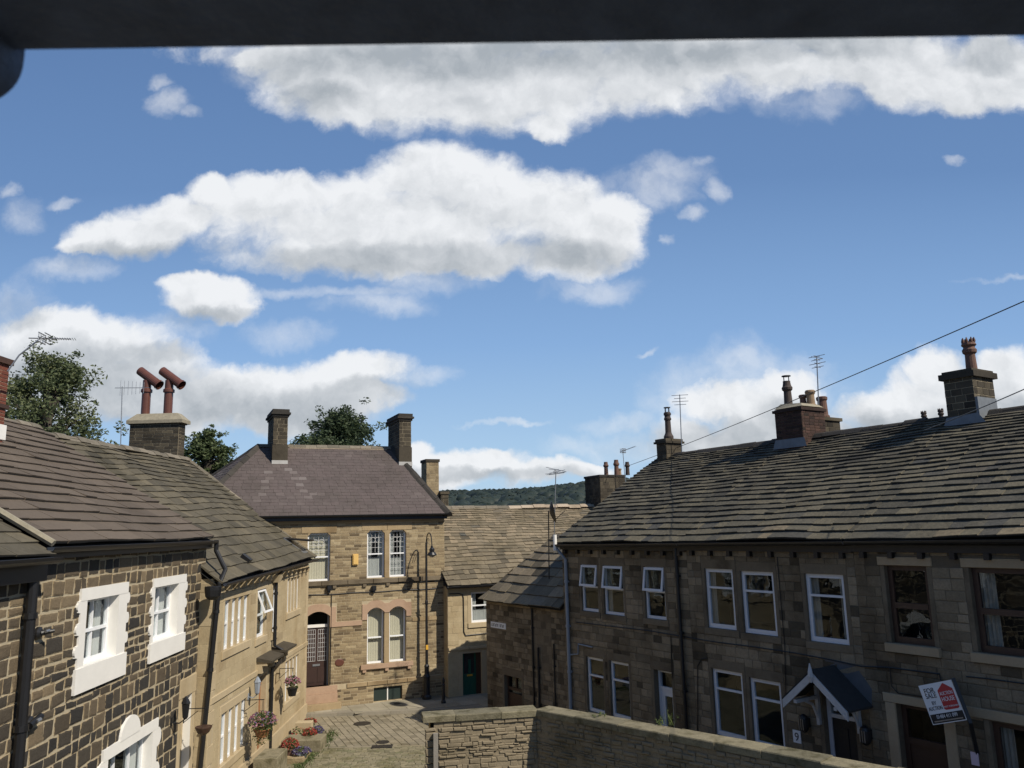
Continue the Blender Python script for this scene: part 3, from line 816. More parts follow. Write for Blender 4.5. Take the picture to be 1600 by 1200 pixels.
#@@SCENE
def hdir(x, y):
    d = ray(x, y); return Vector((d.x, d.y, 0)).normalized()
HF = Frame(at_z(667, 1089, 0), hdir(3700, 757))
RF = Frame(at_z(760, 1106.6, 0), -hdir(-20, 846))
L2 = Frame(at_z(477, 1115, 0), hdir(762, 815))
_u0 = L2.on(333, 925)[0]
L1 = Frame((lambda p: Vector((p.x, p.y, 0)))(L2.pt(_u0, 0, -.3)), hdir(730, 828))
MF = Frame(HF.pt(0, 0, .5), HF.U)
LF = Frame(RF.pt(0, 0, -.06), RF.U)
GZ = -.10

def slope3(P0, P1, Q0):
    """roof frame from eave left, eave right and a ridge point"""
    P0, P1, Q0 = Vector(P0), Vector(P1), Vector(Q0)
    U = (P1-P0).normalized(); V = Q0-P0; V = V - U*V.dot(U); S = V.length
    return Frame(P0, U, V), (P1-P0).length, S

def arch_band(mb, F, a, b, vs, rise, top, foot, side, w=.03, depth=.12, mi=0, n=12, hump=True):
    """painted arched surround: inner segmental arch a..b springing at vs, outer edge at top"""
    f = lambda u: vs + rise*(1-((2*u-a-b)/(b-a))**2)
    g = lambda u: top - (0 if not hump else (rise*.7)*min(1, abs((2*u-a-b)/(b-a)))**3)
    for i in range(n):
        x0 = a+(b-a)*i/n; x1 = a+(b-a)*(i+1)/n
        p = [(x0, f(x0)), (x1, f(x1)), (x1, g(x1)), (x0, g(x0))]
        mb.poly([F.pt(*q, w) for q in p], mi, .5)
        mb.poly([F.pt(x0, f(x0), -depth), F.pt(x1, f(x1), -depth), F.pt(x1, f(x1), w), F.pt(x0, f(x0), w)], mi, .5)
        mb.poly([F.pt(x0, g(x0), w), F.pt(x1, g(x1), w), F.pt(x1, g(x1), 0), F.pt(x0, g(x0), 0)], mi, .5)
    for (s, x) in ((side[0], a), (side[1], b)):
        if not s: continue
        x0, x1 = (x-s, x) if x == a else (x, x+s)
        mb.fbox(F, x0, x1, foot, g(a), 0.0, w, mi)

# ================================================================= SETTING
g = MB(); g.poly([(-3000, -500, GZ-.03), (3000, -500, GZ-.03), (3000, 4000, GZ-.03), (-3000, 4000, GZ-.03)])
tag(g.build('ground', 'asphalt'), kind='structure')
# pavement before the tall house
kl, kr = at_z(470, 1116.5, 0), at_z(757, 1106, 0)
kd = (kr-kl).normalized()
ka, kb = kl-kd*1.6, kr+kd*6
pv = MB()
pa, pb = HF.pt(-6.2, 0, 0), HF.pt(9, 0, 0)
pv.poly([(ka.x, ka.y, -.012), (kb.x, kb.y, -.012), (pb.x, pb.y, -.012), (pa.x, pa.y, -.012)], 1)
PVF = Frame((HF.pt(0, 0, 0)), HF.U, (-HF.U.y, HF.U.x, 0))
for i in range(30):
    # flagstones in rows out from the wall
    u = -8+i*.62
    v = 0
    for k in range(5):
        h = uni(.55, .8)
        P = PVF.pt(u+.3, -v-h*.5)
        dk = (P-ka).dot(Vector((-kd.y, kd.x, 0)))
        if dk > .34:
            one_stone(pv, PVF, u+.006, u+.614, -v-h+.006, -v-.006, .0, 0, tone_gauss(), .004, -.03, .006)
        v += h
tag(pv.build('pavement', ['paving', 'kerb']), kind='structure')
kb_ = MB(); KF = Frame(ka, kd, (-kd.y, kd.x, 0))
x = 0; KL = (kb-ka).length
while x < KL:
    L = uni(.7, 1.1)
    kb_.hexa([KF.pt(x+.004, -.02, GZ-.02), KF.pt(x+L-.004, -.02, GZ-.02), KF.pt(x+L-.004, .17, GZ-.02), KF.pt(x+.004, .17, GZ-.02),
              KF.pt(x+.004, -.0, .004), KF.pt(x+L-.004, -.0, .004), KF.pt(x+L-.004, .17, .004), KF.pt(x+.004, .17, .004)], 0, rnd())
    x += L
tag(kb_.build('kerb', 'kerb'), kind='structure')
# cobbled lane
cb = MB()
HV = Vector((-HF.U.y, HF.U.x, 0))
CO = at_z(560, 1160, GZ)
SF = Frame(CO, HV, -HF.U)                       # courses run away from the camera
cb.poly([(-12, 26.0, GZ-.012), (3, 26.0, GZ-.012), (5, 34, GZ-.012), (-12, 34, GZ-.012)], 1)
cb.poly([(-12, 12, GZ-.012), (3, 12, GZ-.012), (3, 26.0, GZ-.012), (-12, 26.0, GZ-.012)], 3)
yb = at_z(600, 1166, GZ).y
def lane_courses(F, u0, u1, v0, v1, rh, rl, keep, mi, prot, gap, rag):
    v = v0
    while v < v1:
        h = uni(*rh); u = u0+uni(-.3, 0)
        while u < u1:
            L = uni(*rl); P = F.pt(u+L/2, v+h/2)
            if keep(P): one_stone(cb, F, u+gap, u+L-gap, v+gap, v+h-gap, uni(*prot), mi, tone_gauss(), rag, -.02, .02)
            u += L
        v += h
lane_courses(SF, -3, 7, -6, 5, (.20, .26), (.20, .36), lambda P: P.y > yb+.05 and P.x > -8.5, 0, (0, .010), .010, .008)
CF2 = Frame(Vector((0, 0, GZ)), Vector((1, .06, 0)), Vector((-.06, 1, 0)))
lane_courses(CF2, -9, 1, 14, yb+1, (.11, .15), (.13, .26), lambda P: P.y < yb-.02, 2, (-.004, .012), .009, .012)
x = -8
while x < 1:
    L = uni(.5, .9); one_stone(cb, Frame(Vector((0, yb-.06, GZ)), (1, 0, 0), (0, 1, 0)), x, x+L-.02, -.02, .10, .012, 0, rnd(), .01, -.02); x += L
tag(cb.build('cobbled_lane', ['setts', 'moss', 'oldsetts', 'moss']), kind='structure')

# far hill and its wood
hl = MB()
def hz(x, y):
    k = max(0, min(1, (y-170)/420)); k = k*k*(3-2*k)
    z = 27*k + 5*noise.noise(Vector((x*.006, y*.004, 3)))*k + max(0, x-10)*.055*k*(1 if y > 380 else .5)
    z += .02*max(0, y-590)
    return z-3
nx, ny = 60, 34; ids = {}
for j in range(ny+1):
    for i in range(nx+1):
        X = -700+1400*i/nx; Y = 150+900*j/ny; ids[i, j] = hl.vert((X, Y, hz(X, Y)))
for j in range(ny):
    for i in range(nx): hl.face((ids[i, j], ids[i+1, j], ids[i+1, j+1], ids[i, j+1]))
tag(hl.build('hill', 'grass', smooth=True), kind='structure')
wd = MB(); random.seed(11)
def blobtree(mb, c, r, t, n=9, m=6):
    rings = []
    for j in range(m+1):
        th = math.pi*j/m
        rings.append([mb.vert(Vector(c)+Vector((math.sin(th)*math.cos(2*math.pi*k/n), math.sin(th)*math.sin(2*math.pi*k/n), math.cos(th)*.85))*r*uni(.82, 1.12)) for k in range(n)])
    for j in range(m):
        for k in range(n): mb.face((rings[j][k], rings[j][(k+1) % n], rings[j+1][(k+1) % n], rings[j+1][k]), 0, min(1, max(0, t*.6+.2+uni(-.12, .12))))
for i in range(4200):
    Y = 330+300*rnd()**.8; X = uni(-.24, .28)*Y*1.15
    z = hz(X, Y)
    if X/Y > .085 and Y > 560: continue
    r = uni(3.0, 6.0)
    blobtree(wd, (X, Y, z+r*.9), r, rnd())
for i in range(26):
    Y = uni(600, 700); X = uni(.06, .16)*Y
    blobtree(wd, (X, Y, hz(X, Y)+2), uni(2, 4.0), rnd())
w_ = wd.build('woodland', 'leafW', smooth=True)
tag(w_, 'dark dense woodland covering the distant hillside', 'woodland', kind='stuff')

# ================================================================= TALL HIPPED HOUSE
random.seed(21)
hh = thing('stone_house', 'tall brown stone house with purple slate hipped roof, arched windows and two tall chimneys', 'house', HF.pt(-4, 0, -3))
UW = [(-2.34, -1.66, 4.49, 6.26), (-1.47, -.81, 4.49, 6.26), (-4.56, -3.73, 4.46, 6.21)]
LWN = [(-2.31, -1.66, 1.37, 3.40), (-1.47, -.81, 1.37, 3.40)]
DR = (-4.55, -3.70, .76, 3.38); BW = (-2.05, -.96, .03, .52)
mb = MB()
wall_panel(mb, HF, -9.1, .74, GZ-.1, 6.75, [w+(.20,) for w in UW]+[w+(.22,) for w in LWN]+[DR+(.32,), BW+(.14,)])
shell(mb, HF, -9.1, .74, GZ-.1, 6.75, 6.3)
for w in (.0,):
    SFR = Frame(HF.pt(.74, 0, 0), -HF.N)
    stone_wall(mb, SFR, 0, 6.3, 0, 6.7, rh=(.13, .16), rl=(.28, .42), bond=True)
blk = [(-2.34, -.81, 4.46, 6.3), (-2.55, -.58, 6.26, 6.52), (-4.56, -3.73, 4.46, 6.3), (-4.80, -3.50, 6.21, 6.46), (-5, .8, 4.28, 4.46), (-2.51, -.61, 3.0, 3.66), (-2.31, -.81, 1.37, 3.4), (-2.52, -.58, 1.20, 1.37),
       (-4.75, -3.45, 2.9, 3.66), (-4.55, -3.70, .7, 3.4), (-3.5, -2.52, 2.80, 2.98), (-.58, .8, 2.80, 2.93), (-5.2, -3.40, -.1, .76), (-2.05, -.96, -.1, .52), (-5.2, .8, .62, .76), (-9.2, .8, 6.55, 6.8)]
def tH(u, v):
    t = random.gauss(.5, .28)
    if v < .9: t -= .12
    return min(1, max(0, t))
stone_wall(mb, HF, -9.1, .74, 0, 6.6, blk, rh=(.092, .108), rl=(.22, .38), prot=(.004, .011), tone=tH, rag=.003, bev=.007, gap=.012, bond=True)
mb.build('wall', ['mortar', 'hip', 'hiptrim', 'room'], hh)
# quoin and trims
mb = MB()
trim(mb, HF, -4.80, -3.50, 6.21, 6.46, .02); trim(mb, HF, -2.55, -.58, 6.26, 6.52, .02, n=2)
mb.fbox(HF, -1.66, -1.47, 4.47, 6.26, -.18, .012); mb.fbox(HF, -1.66, -1.47, 1.37, 3.4, -.18, .012)
for (a, b) in ((-2.52, -2.34), (-.81, -.62)): pass
mb.fbox(HF, -9.1, .72, 6.58, 6.72, 0, .10)
trim(mb, HF, -.58, .74, 2.80, 2.93, .03, n=2); trim(mb, HF, -3.05, .74, .62, .76, .04, n=5)
for (a, b, c, d) in UW:       # chamfered heads
    for s, x in ((1, a), (-1, b)):
        P = [(x, d+.002), (x+s*.11, d+.002), (x, d-.11)]
        f = [HF.pt(*p, .01) for p in P]; k = [HF.pt(*p, -.19) for p in P]
        mb.poly(f); mb.poly([f[1], f[2], k[2], k[1]])
mb.build('lintels_and_bands', 'hiptrim', hh)
mb = MB()
trim(mb, HF, -5.0, .78, 4.30, 4.46, .09, n=6)
for a in (-4.75, -3.62, -2.5, -1.6, -.7): mb.fbox(HF, a, a+.13, 4.18, 4.30, 0, .07)
mb.build('sill_course', 'rowtrim', hh)
mb = MB()
for (a, b, c, d) in LWN: pass
arch_band(mb, HF, -2.31, -1.66, 3.22, .18, 3.66, 2.97, (.2, 0), .035, .22)
arch_band(mb, HF, -1.47, -.81, 3.22, .18, 3.66, 3.02, (0, .2), .035, .22)
mb.fbox(HF, -1.66, -1.47, 3.2, 3.54, .0, .035)
mb.build('arched_surround', 'pink', hh); mb = MB()
arch_band(mb, HF, -4.55, -3.70, 3.20, .18, 3.64, 2.80, (.2, .22), .035, .32)
mb.build('arched_surround', 'pink', hh); mb = MB()
mb.fbox(HF, -3.48, -2.51, 2.80, 2.97, 0, .03); mb.build('pink_band', 'pink', hh); mb = MB()
mb.fbox(HF, -2.55, -.56, 1.21, 1.365, -.02, .10)
for a in (-2.48, -1.63, -.76): mb.fbox(HF, a, a+.13, 1.10, 1.21, 0, .08)
mb.build('sill', 'pink', hh)
st = MB(); 
st.fbox(HF, -5.2, -3.40, .50, .76, -.3, .05); st.fbox(HF, -5.2, -3.40, .20, .495, -.02, .12); 
st.build('doorstep', 'pink', hh)
st = MB(); st.fbox(HF, -5.2, -3.30, GZ, .195, 0, .34); st.build('bottom_step', 'hiptrim', hh)
for i, (a, b, c, d) in enumerate(UW):
    tm = c+(d-c)*.5
    window(HF, a, b, c, d, hh, 'upvc', .06, .11, [tm], (), 'netsides' if i < 2 else 'blind', sash=True, lead=[(a+.07, b-.07, tm+.05, d-.07, 4, 4, True)] + ([(a+.07, b-.07, c+.1, tm-.05, 4, 3, False)] if i == 1 else []))
for (a, b, c, d) in LWN:
    window(HF, a, b, c, d, hh, 'upvc', .06, .14, [c+(d-c)*.46], (), 'blind', sash=True)
for (a, b, c, d) in UW+LWN:
    pass
# door
d = MB(); a, b, c, e = DR
d.fbox(HF, a, b, c, 2.80, -.30, -.24); 
for (x0, x1, y0, y1) in ((a+.08, (a+b)/2-.05, c+.12, c+.62), ((a+b)/2+.05, b-.08, c+.12, c+.62)): d.fbox(HF, x0, x1, y0, y1, -.24, -.225)
dd = d.build('door', 'doorbrown', hh)
d = MB()
for (x0, x1) in ((a+.06, (a+b)/2-.05), ((a+b)/2+.05, b-.06)):
    for i in range(5): x = x0+(x1-x0)*i/4; d.fbox(HF, x-.006, x+.006, 1.62, 2.72, -.238, -.228)
    for i in range(8): y = 1.62+1.1*i/7; d.fbox(HF, x0, x1, y-.006, y+.006, -.237, -.227)
d.build('leaded_bars', 'net', dd)
d = MB(); d.fbox(HF, (a+b)/2-.13, (a+b)/2+.13, 1.44, 1.51, -.24, -.22); d.build('letter_box', 'greymetal', dd)
d = MB(); d.fbox(HF, a, b, 2.80, 2.90, -.30, -.20); d.build('transom', 'white', dd)
d = MB(); d.fbox(HF, b-.05, b-.002, .46, 3.3, -.24, -.16); d.build('door_post', 'greypipe', dd)
d = MB(); d.poly([HF.pt(a, 2.9, -.28), HF.pt(b, 2.9, -.28), HF.pt(b, 3.4, -.28), HF.pt(a, 3.4, -.28)]); d.build('fanlight', 'glass', dd)
# cellar hatch
d = MB(); a, b, c, e = BW; d.fbox(HF, a+.01, (a+b)/2-.03, c, e-.01, -.13, -.09); d.fbox(HF, (a+b)/2+.03, b-.01, c, e-.01, -.13, -.09)
dd = d.build('cellar_shutter', 'darkgreen', hh)
d = MB(); d.fbox(HF, (a+b)/2-.02, (a+b)/2+.02, c, e, -.11, -.07); d.build('shutter_bar', 'white', dd)
# roof
EV, EW, RV, RD = 6.84, .28, 9.78, 3.2
fl, fr = HF.pt(-8.9, EV, EW), HF.pt(.88, EV, EW); rl, rr = HF.pt(-6.1, RV, -RD), HF.pt(-.55, RV, -RD)
bl, br_ = HF.pt(-10.3, EV, -6.6), HF.pt(.0, EV, -6.6)
mb = MB()
def hip_slope(P0, P1, Q0, Q1, e=.20, wd=(.30, .34), t=.012):
    F, L, S = slope3(P0, P1, Q0)
    q0 = (Q0-P0).dot(F.U); q1 = (Q1-P0).dot(F.U)
    slates(mb, F, L, S, [e]*40, t, wd, .002, lambda v: q0*v/S, lambda v: L-(L-q1)*v/S, wave=.012, slip=.004, tone=slate_tone)
def slate_tone(u, v):
    # limewash runs below the two chimneys
    k = max(0, 3.1-v)
    for c, sl, w in ((3.15, .22, .10), (3.75, -.30, .13), (3.95, -.34, .08), (8.75, -.10, .08), (8.95, -.22, .10)):
        if k > .1 and abs(u-(c-sl*k)) < w and rnd() < .75-.22*k: return uni(.74, .90)-.05*k
    return min(.72, tone_gauss(.32+.2*noise.noise(Vector((u*.5, v*.7, 2))), .10))
random.seed(22)
hip_slope(fl, fr, rl, rr)
hip_slope(bl, fl, rl, rl); hip_slope(fr, br_, rr, rr)
mb.poly([bl, br_, rr, rl], 1)
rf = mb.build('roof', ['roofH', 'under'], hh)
for (p_, q_, w_) in ((fl, rl, .12), (bl, rl, .12), (fr, rr, .17)):
    mb = MB(); ridge_caps(mb, p_, q_+Vector((0, 0, .02)), .5, w_, 0, jit=.006); mb.build('hip_tiles', 'ridged', rf)
mb = MB(); ridge_caps(mb, rl, rr, .45, .12, 0, jit=.008); mb.build('ridge_tiles', 'ridge', rf)
mb = MB(); mb.tube([HF.pt(-4.9, RV-.10, -RD+.14), HF.pt(-.8, RV-.10, -RD+.14)], .022, 6); mb.build('ridge_mortar', 'paleridge', rf)
mb = MB(); mb.fbox(HF, -8.8, .8, 6.66, 6.80, .0, .22); mb.build('fascia', 'iron', hh)
gutter(HF, -8.8, .86, 6.86, .30, hh, .07)
for (u0, u1) in ((-5.64, -5.10), (-.46, .04)):
    C = HF.pt((u0+u1)/2, 0, -3.2)
    ch, FC = chimney(hh, C, HF.U, u1-u0, 1.9, 8.2, 10.86, 'chim', 'mortar', cap=[(.05, .0, .09), (.11, .09, .17), (.06, .17, .30)], capm='ridged', rh=(.15, .17), rl=(.24, .30))
    mb = MB(); mb.hexa([FC.pt(-.03, 8.2, .03), FC.pt(u1-u0+.03, 8.2, .03), FC.pt(u1-u0+.03, 8.2, -1.93), FC.pt(-.03, 8.2, -1.93), FC.pt(-.03, 9.72, .03), FC.pt(u1-u0+.03, 9.72, .03), FC.pt(u1-u0+.03, 9.72, -1.93), FC.pt(-.03, 9.72, -1.93)])
    mb.build('chimney_plinth', 'chim', ch)
    z = EV+(RV-EV)*(EW+2.25)/(EW+RD)
    mb = MB(); mb.fbox(HF, u0-.04, u1+.04, z-.05, z+.12, -2.26, -2.20); mb.build('flashing', plain('limed_flashing', (.40, .39, .37), .8, var=.3), ch)
# cables on the wall
mb = MB()
for (y0, u0, u1) in ((3.98, -4.9, .7), (4.26, -1.2, .7)):
    mb.tube([HF.pt(u0+(u1-u0)*i/12, y0+.012*math.sin(i*1.7)-.0, .03) for i in range(13)], .016, 5)
mb.tube([HF.pt(-3.66, .8, .03), HF.pt(-3.66, 4.0, .03)], .014, 5)
mb.build('wall_cable', 'iron', hh)
a = HF.rect(549.9, 864.8, 559.2, 882.7)
mb = MB(); mb.fbox(HF, -2.90, -2.69, 5.0, 5.40, .0, .09); mb.fbox(HF, -2.87, -2.72, 5.03, 5.37, .09, .11)
tag(origin(mb.build('alarm_box', 'alarm'), HF.pt(-2.8, 5.2, 0)), 'small faded yellow alarm box on the tall house wall between upper windows', 'alarm box')
mb = MB(); mb.lathe(HF.pt(-3.33, 1.53, 0), [(.17, 0), (.17, .02), (.13, .03)], 20, axis=HF.N)
for v in mb.v: pass
pq = origin(mb.build('wall_plaque', 'terrabrown'), HF.pt(-3.33, 1.53, 0)); pq.scale = (1.0, 1.0, .78)
tag(pq, 'oval dark red plaque beside the brown front door of the tall house', 'plaque')
for (px, py, lb) in ((584, 922, 'small black floodlight on the tall house wall between upper and lower windows'), (514, 922, 'small pale-topped floodlight above the arched brown door')):
    u, v = HF.on(px, py, .05)
    mb = MB(); mb.fbox(HF, u-.08, u+.08, v-.02, v+.16, .03, .14); mb.fbox(HF, u-.04, u+.04, v-.10, v-.02, 0, .10); mb.fbox(HF, u-.07, u+.07, v+.02, v+.14, .14, .16)
    tag(origin(mb.build('floodlight', 'iron'), HF.pt(u, v, 0)), lb, 'floodlight', 'floodlights on the tall house')

# ================================================================= MIDDLE COTTAGE
random.seed(31)
mc = thing('stone_cottage', 'low cottage with pale stone-slate roof and green door, between tall house and dark terrace', 'house', MF.pt(4, 0, -3))
MW = (1.66, 2.52, 2.64, 3.80); MD = (1.28, 2.05, .0, 1.53)
mb = MB(); wall_panel(mb, MF, .69, 11.2, GZ-.1, 4.1, [MW+(.14,), MD+(.16,)])
shell(mb, MF, .69, 11.2, GZ-.1, 4.1, 8.2)
SM = Frame(MF.pt(.69, 0, -.5), MF.N)
stone_wall(mb, MF, .69, 11.2, 0, 4.05, [(1.5, 2.7, 2.45, 4.0), (1.1, 2.25, -.1, 1.60), (.6, 3.2, 1.68, 1.80)], rh=(.17, .24), rl=(.28, .55), prot=(.002, .009), rag=.003, bev=.008, gap=.009)
stone_wall(mb, SM, .0, .5, 0, 4.05, (), rh=(.17, .24), rl=(.25, .5), prot=(.002, .009))
mb.build('wall', ['goldmortar', 'gold', 'goldtrim', 'room'], mc)
mb = MB(); trim(mb, MF, 1.5, 2.7, 3.80, 4.0, .012); trim(mb, MF, 1.5, 2.7, 2.46, 2.64, .05); trim(mb, MF, 1.5, 1.66, 2.64, 3.80, .012)
mb.build('stone_surround', 'goldtrim', mc); mb = MB(); trim(mb, MF, .7, 3.2, 1.68, 1.79, .05, n=3); trim(mb, MF, 1.1, 1.28, 0, 1.6, .012); trim(mb, MF, 2.05, 2.25, 0, 1.6, .012); 
mb.build('stone_band', 'goldtrim', mc)
window(MF, *MW, mc, 'upvc', .07, .08, [3.28], (), 'netsides', sash=True)
d = MB(); a, b, c, e = MD
d.fbox(MF, a+.02, b-.20, c, e*.50, -.14, -.10); d.fbox(MF, a+.26, a+.36, e*.5, e-.25, -.13, -.095)
d.fbox(MF, a+.02, a+.08, e*.5, e-.03, -.14, -.10); d.fbox(MF, b-.26, b-.20, e*.5, e-.03, -.14, -.10); d.fbox(MF, a+.28, a+.30, .03, e*.46, -.10, -.095)
dd = d.build('door', 'green', mc)
d = MB(); d.fbox(MF, a+.08, b-.26, e*.5, e-.03, -.13, -.12); d.build('door_glazing', 'room', dd)
d = MB(); d.fbox(MF, a+.20, a+.42, e*.5-.09, e*.5-.03, -.10, -.08); d.build('letter_box', 'pad', dd)
d = MB(); d.fbox(MF, b-.2, b, c, e, -.15, -.09); d.fbox(MF, a, a+.02, c, e, -.15, -.09); d.build('door_frame', 'brownwood', dd)
mb = MB(); mb.tube([MF.pt(.75, 3.78, .03), MF.pt(1.15, 3.78, .03), MF.pt(1.3, 3.72, .03), MF.pt(1.33, 3.6, .03), MF.pt(1.33, 2.35, .03), MF.pt(1.4, 2.2, .03), MF.pt(2.8, 2.22, .03)], .018, 5); mb.build('wall_cable', 'iron', mc)
P0, P1, Q0 = MF.pt(.62, 4.08, .22), MF.pt(11.3, 4.10, .22), MF.pt(.62, 7.20, -4.2)
F, L, S = slope3(P0, P1, Q0)
mb = MB(); slates(mb, F, L, S, rows_dim(.30, .15, S), .042, (.20, .48), .016, wave=.12, seed=3, slip=.018, tone=lambda u, v: tone_gauss(.34+.26*v/S+.1*noise.noise(Vector((u, v, 1))), .17))
Qr = MF.pt(11.3, 7.22, -4.2)
mb.poly([Q0, Qr, MF.pt(11.3, 4.1, -8.4), MF.pt(.62, 4.1, -8.4)], 1)
mb.poly([MF.pt(.69, 4.05, 0), MF.pt(.69, 7.05, -4.2), MF.pt(.69, 4.05, -8.2)], 1); mb.poly([MF.pt(11.2, 4.05, 0), MF.pt(11.2, 7.05, -4.2), MF.pt(11.2, 4.05, -8.2)], 1)
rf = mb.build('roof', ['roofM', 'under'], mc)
mb = MB(); ridge_caps(mb, Q0, Q0.lerp(Qr, .42), .55, .12, 0, jit=.015); mb.build('ridge_tiles', 'ridge', rf)
mb = MB(); ridge_caps(mb, Q0.lerp(Qr, .42), Qr, .6, .13, 0, jit=.03); mb.build('ridge_tiles', 'paleridge', rf)
gutter(MF, .62, 6, 4.07, .27, mc, .06)
u0, u1 = MF.on(939, 760, -3.2)[0], MF.on(981, 760, -3.2)[0]
ch, FC = chimney(mc, MF.pt((u0+u1)/2+.05, 0, -4.2), MF.U, u1-u0-.1, 1.5, 6.4, 8.55, 'chim', 'rowm', cap=[(.04, 0, .10)], capm='ridged', rh=(.15, .17), rl=(.24, .32))
for i, (px, mat_, cr_) in enumerate(((948, 'terra', False), (961, 'terra', False), (969, 'buff', False), (978, 'terradark', False))):
    u, _ = MF.on(px, 720, -3.7)
    pot(ch, MF.pt(u, 8.65, -3.7+(.1 if i % 2 else -.1)), 'round' if i == 2 else 'brickpot', mat_, .70 if i != 1 else .8)
aerial('tv_aerial', 'thin aerial on the chimney with four clay pots at the far end of the terrace', MF.pt(MF.on(977, 740, -3)[0], 7.9, -3.0), MF.pt(MF.on(973, 703, -3)[0], MF.on(973, 703, -3)[1], -3.0), RF.U*.9+Vector((0, -.2, .12)), 'boxy', L=1.0)

# ================================================================= LOW DARK OUTBUILDING
random.seed(41)
lb = thing('outbuilding', 'low shaded stone outbuilding with street name sign, at the end of the dark terrace', 'outbuilding', LF.pt(2.4, 0, -1.5))
o1 = LF.rect(788, 1054, 816, 1100); o1 = (o1[0], o1[1], GZ, o1[3])
mb = MB(); wall_panel(mb, LF, 0, 4.86, GZ-.1, 3.72, [o1+(.2,)])
shell(mb, LF, 0, 4.86, GZ-.1, 3.72, 4.2)
LE = Frame(LF.pt(0, 0, -4.2), LF.N)
tR = lambda u, v: tone_gauss(.42, .27)
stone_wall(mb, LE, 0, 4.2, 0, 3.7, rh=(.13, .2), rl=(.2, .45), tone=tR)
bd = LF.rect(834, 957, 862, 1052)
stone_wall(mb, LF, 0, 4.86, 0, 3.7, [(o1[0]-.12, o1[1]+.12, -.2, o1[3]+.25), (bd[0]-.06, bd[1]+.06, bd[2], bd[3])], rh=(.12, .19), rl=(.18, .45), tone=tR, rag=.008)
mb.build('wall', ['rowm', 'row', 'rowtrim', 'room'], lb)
mb = MB(); trim(mb, LF, o1[0]-.12, o1[1]+.12, o1[3], o1[3]+.24, .015); trim(mb, LF, o1[0]-.12, o1[0], 0, o1[3], .012); trim(mb, LF, o1[1], o1[1]+.12, 0, o1[3], .012); mb.build('stone_surround', 'rowtrim', lb)
mb = MB(); stone_wall(mb, LF, bd[0]-.04, bd[1]+.04, bd[2], bd[3], rh=(.2, .3), rl=(.22, .4), tone=lambda u, v: tone_gauss(.75, .15), prot=(-.002, .004)); mb.build('blocked_doorway', 'rowtrim', lb)
d = MB(); zt = LF.on(800, 1078)[1]
d.fbox(LF, o1[0]+.02, o1[1]-.02, zt-.04, zt+.05, -.18, -.12); d.fbox(LF, o1[0]+.0, o1[0]+.07, 0, o1[3], -.18, -.12); d.fbox(LF, o1[1]-.07, o1[1], 0, o1[3], -.18, -.12); d.fbox(LF, (o1[0]+o1[1])/2-.03, (o1[0]+o1[1])/2+.03, zt, o1[3], -.18, -.12); d.fbox(LF, o1[0], o1[1], -.1, .7, -.18, -.13)
dd = d.build('door_frame', 'brownwood', lb)
d = MB(); d.poly([LF.pt(o1[0]+.03, .2, -.16), LF.pt(o1[1]-.03, .2, -.16), LF.pt(o1[1]-.03, o1[3], -.16), LF.pt(o1[0]+.03, o1[3], -.16)]); d.build('pane', 'glass', dd)
EL0, EL1, RL0, RL1 = LF.pt(-.10, 3.74, .24), LF.pt(4.8, 3.72, .24), LF.pt(1.45, 5.90, -2.05), LF.pt(4.8, 5.88, -2.05)
BL0, BL1 = LF.pt(-.10, 3.74, -4.4), LF.pt(4.8, 3.72, -4.4)
mb = MB()
for (p0, p1, q0_, q1_) in ((EL0, EL1, RL0, RL1), (BL0, EL0, RL0, RL0)):
    F, L, S = slope3(p0, p1, q0_); a0 = (q0_-p0).dot(F.U); a1 = (q1_-p0).dot(F.U)
    slates(mb, F, L, S, rows_dim(.44, .28, S), .05, (.40, .85), .02, lambda v: a0*v/S, lambda v: L-(L-a1)*v/S, wave=.05, seed=9, slip=.02, tone=lambda u, v: tone_gauss(.5, .22))
mb.poly([RL0, RL1, BL1, BL0], 1)
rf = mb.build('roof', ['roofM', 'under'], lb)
mb = MB(); ridge_caps(mb, RL0, RL1, .5, .11); mb.build('ridge_tiles', 'ridge', rf)
downpipe(LF, [(LF.on(843, 1008)[0], 2.4, .07), (LF.on(843, 1008)[0], GZ, .07)], lb, .04)
u = LF.on(838, 960)[0]; downpipe(LF, [(u-.2, 3.6, .05), (u-.2, GZ, .05)], lb, .03)
u = LF.on(863, 960)[0]; downpipe(LF, [(u+.08, 2.6, .05), (u+.08, GZ, .05)], lb, .025)
# street name sign: two words too worn to read, so only their rows of strokes
su0, sv0 = LF.on(768, 983); su1, sv1 = LF.on(791, 979)
s = thing('street_sign', 'worn white street name sign on the low outbuilding wall', 'street sign', LF.pt((su0+su1)/2, sv1, 0))
d = MB(); d.fbox(LF, su0, su1, sv1-.10, sv1+.10, .012, .03); d.build('sign_plate', 'signwhite', s)
d = MB(); n = 11
for i in range(n):
    if i == 6: continue
    x = su0+.06+(su1-su0-.12)*i/n
    d.fbox(LF, x, x+.018, sv1-.05, sv1+.05, .03, .033)
    d.fbox(LF, x+.018, x+.05, sv1+(.03 if i % 3 else -.05), sv1+(.05 if i % 3 else -.03), .03, .033)
    if i % 2: d.fbox(LF, x+.036, x+.05, sv1-.05, sv1+.03, .03, .033)
d.build('worn_lettering', 'signblack', s)

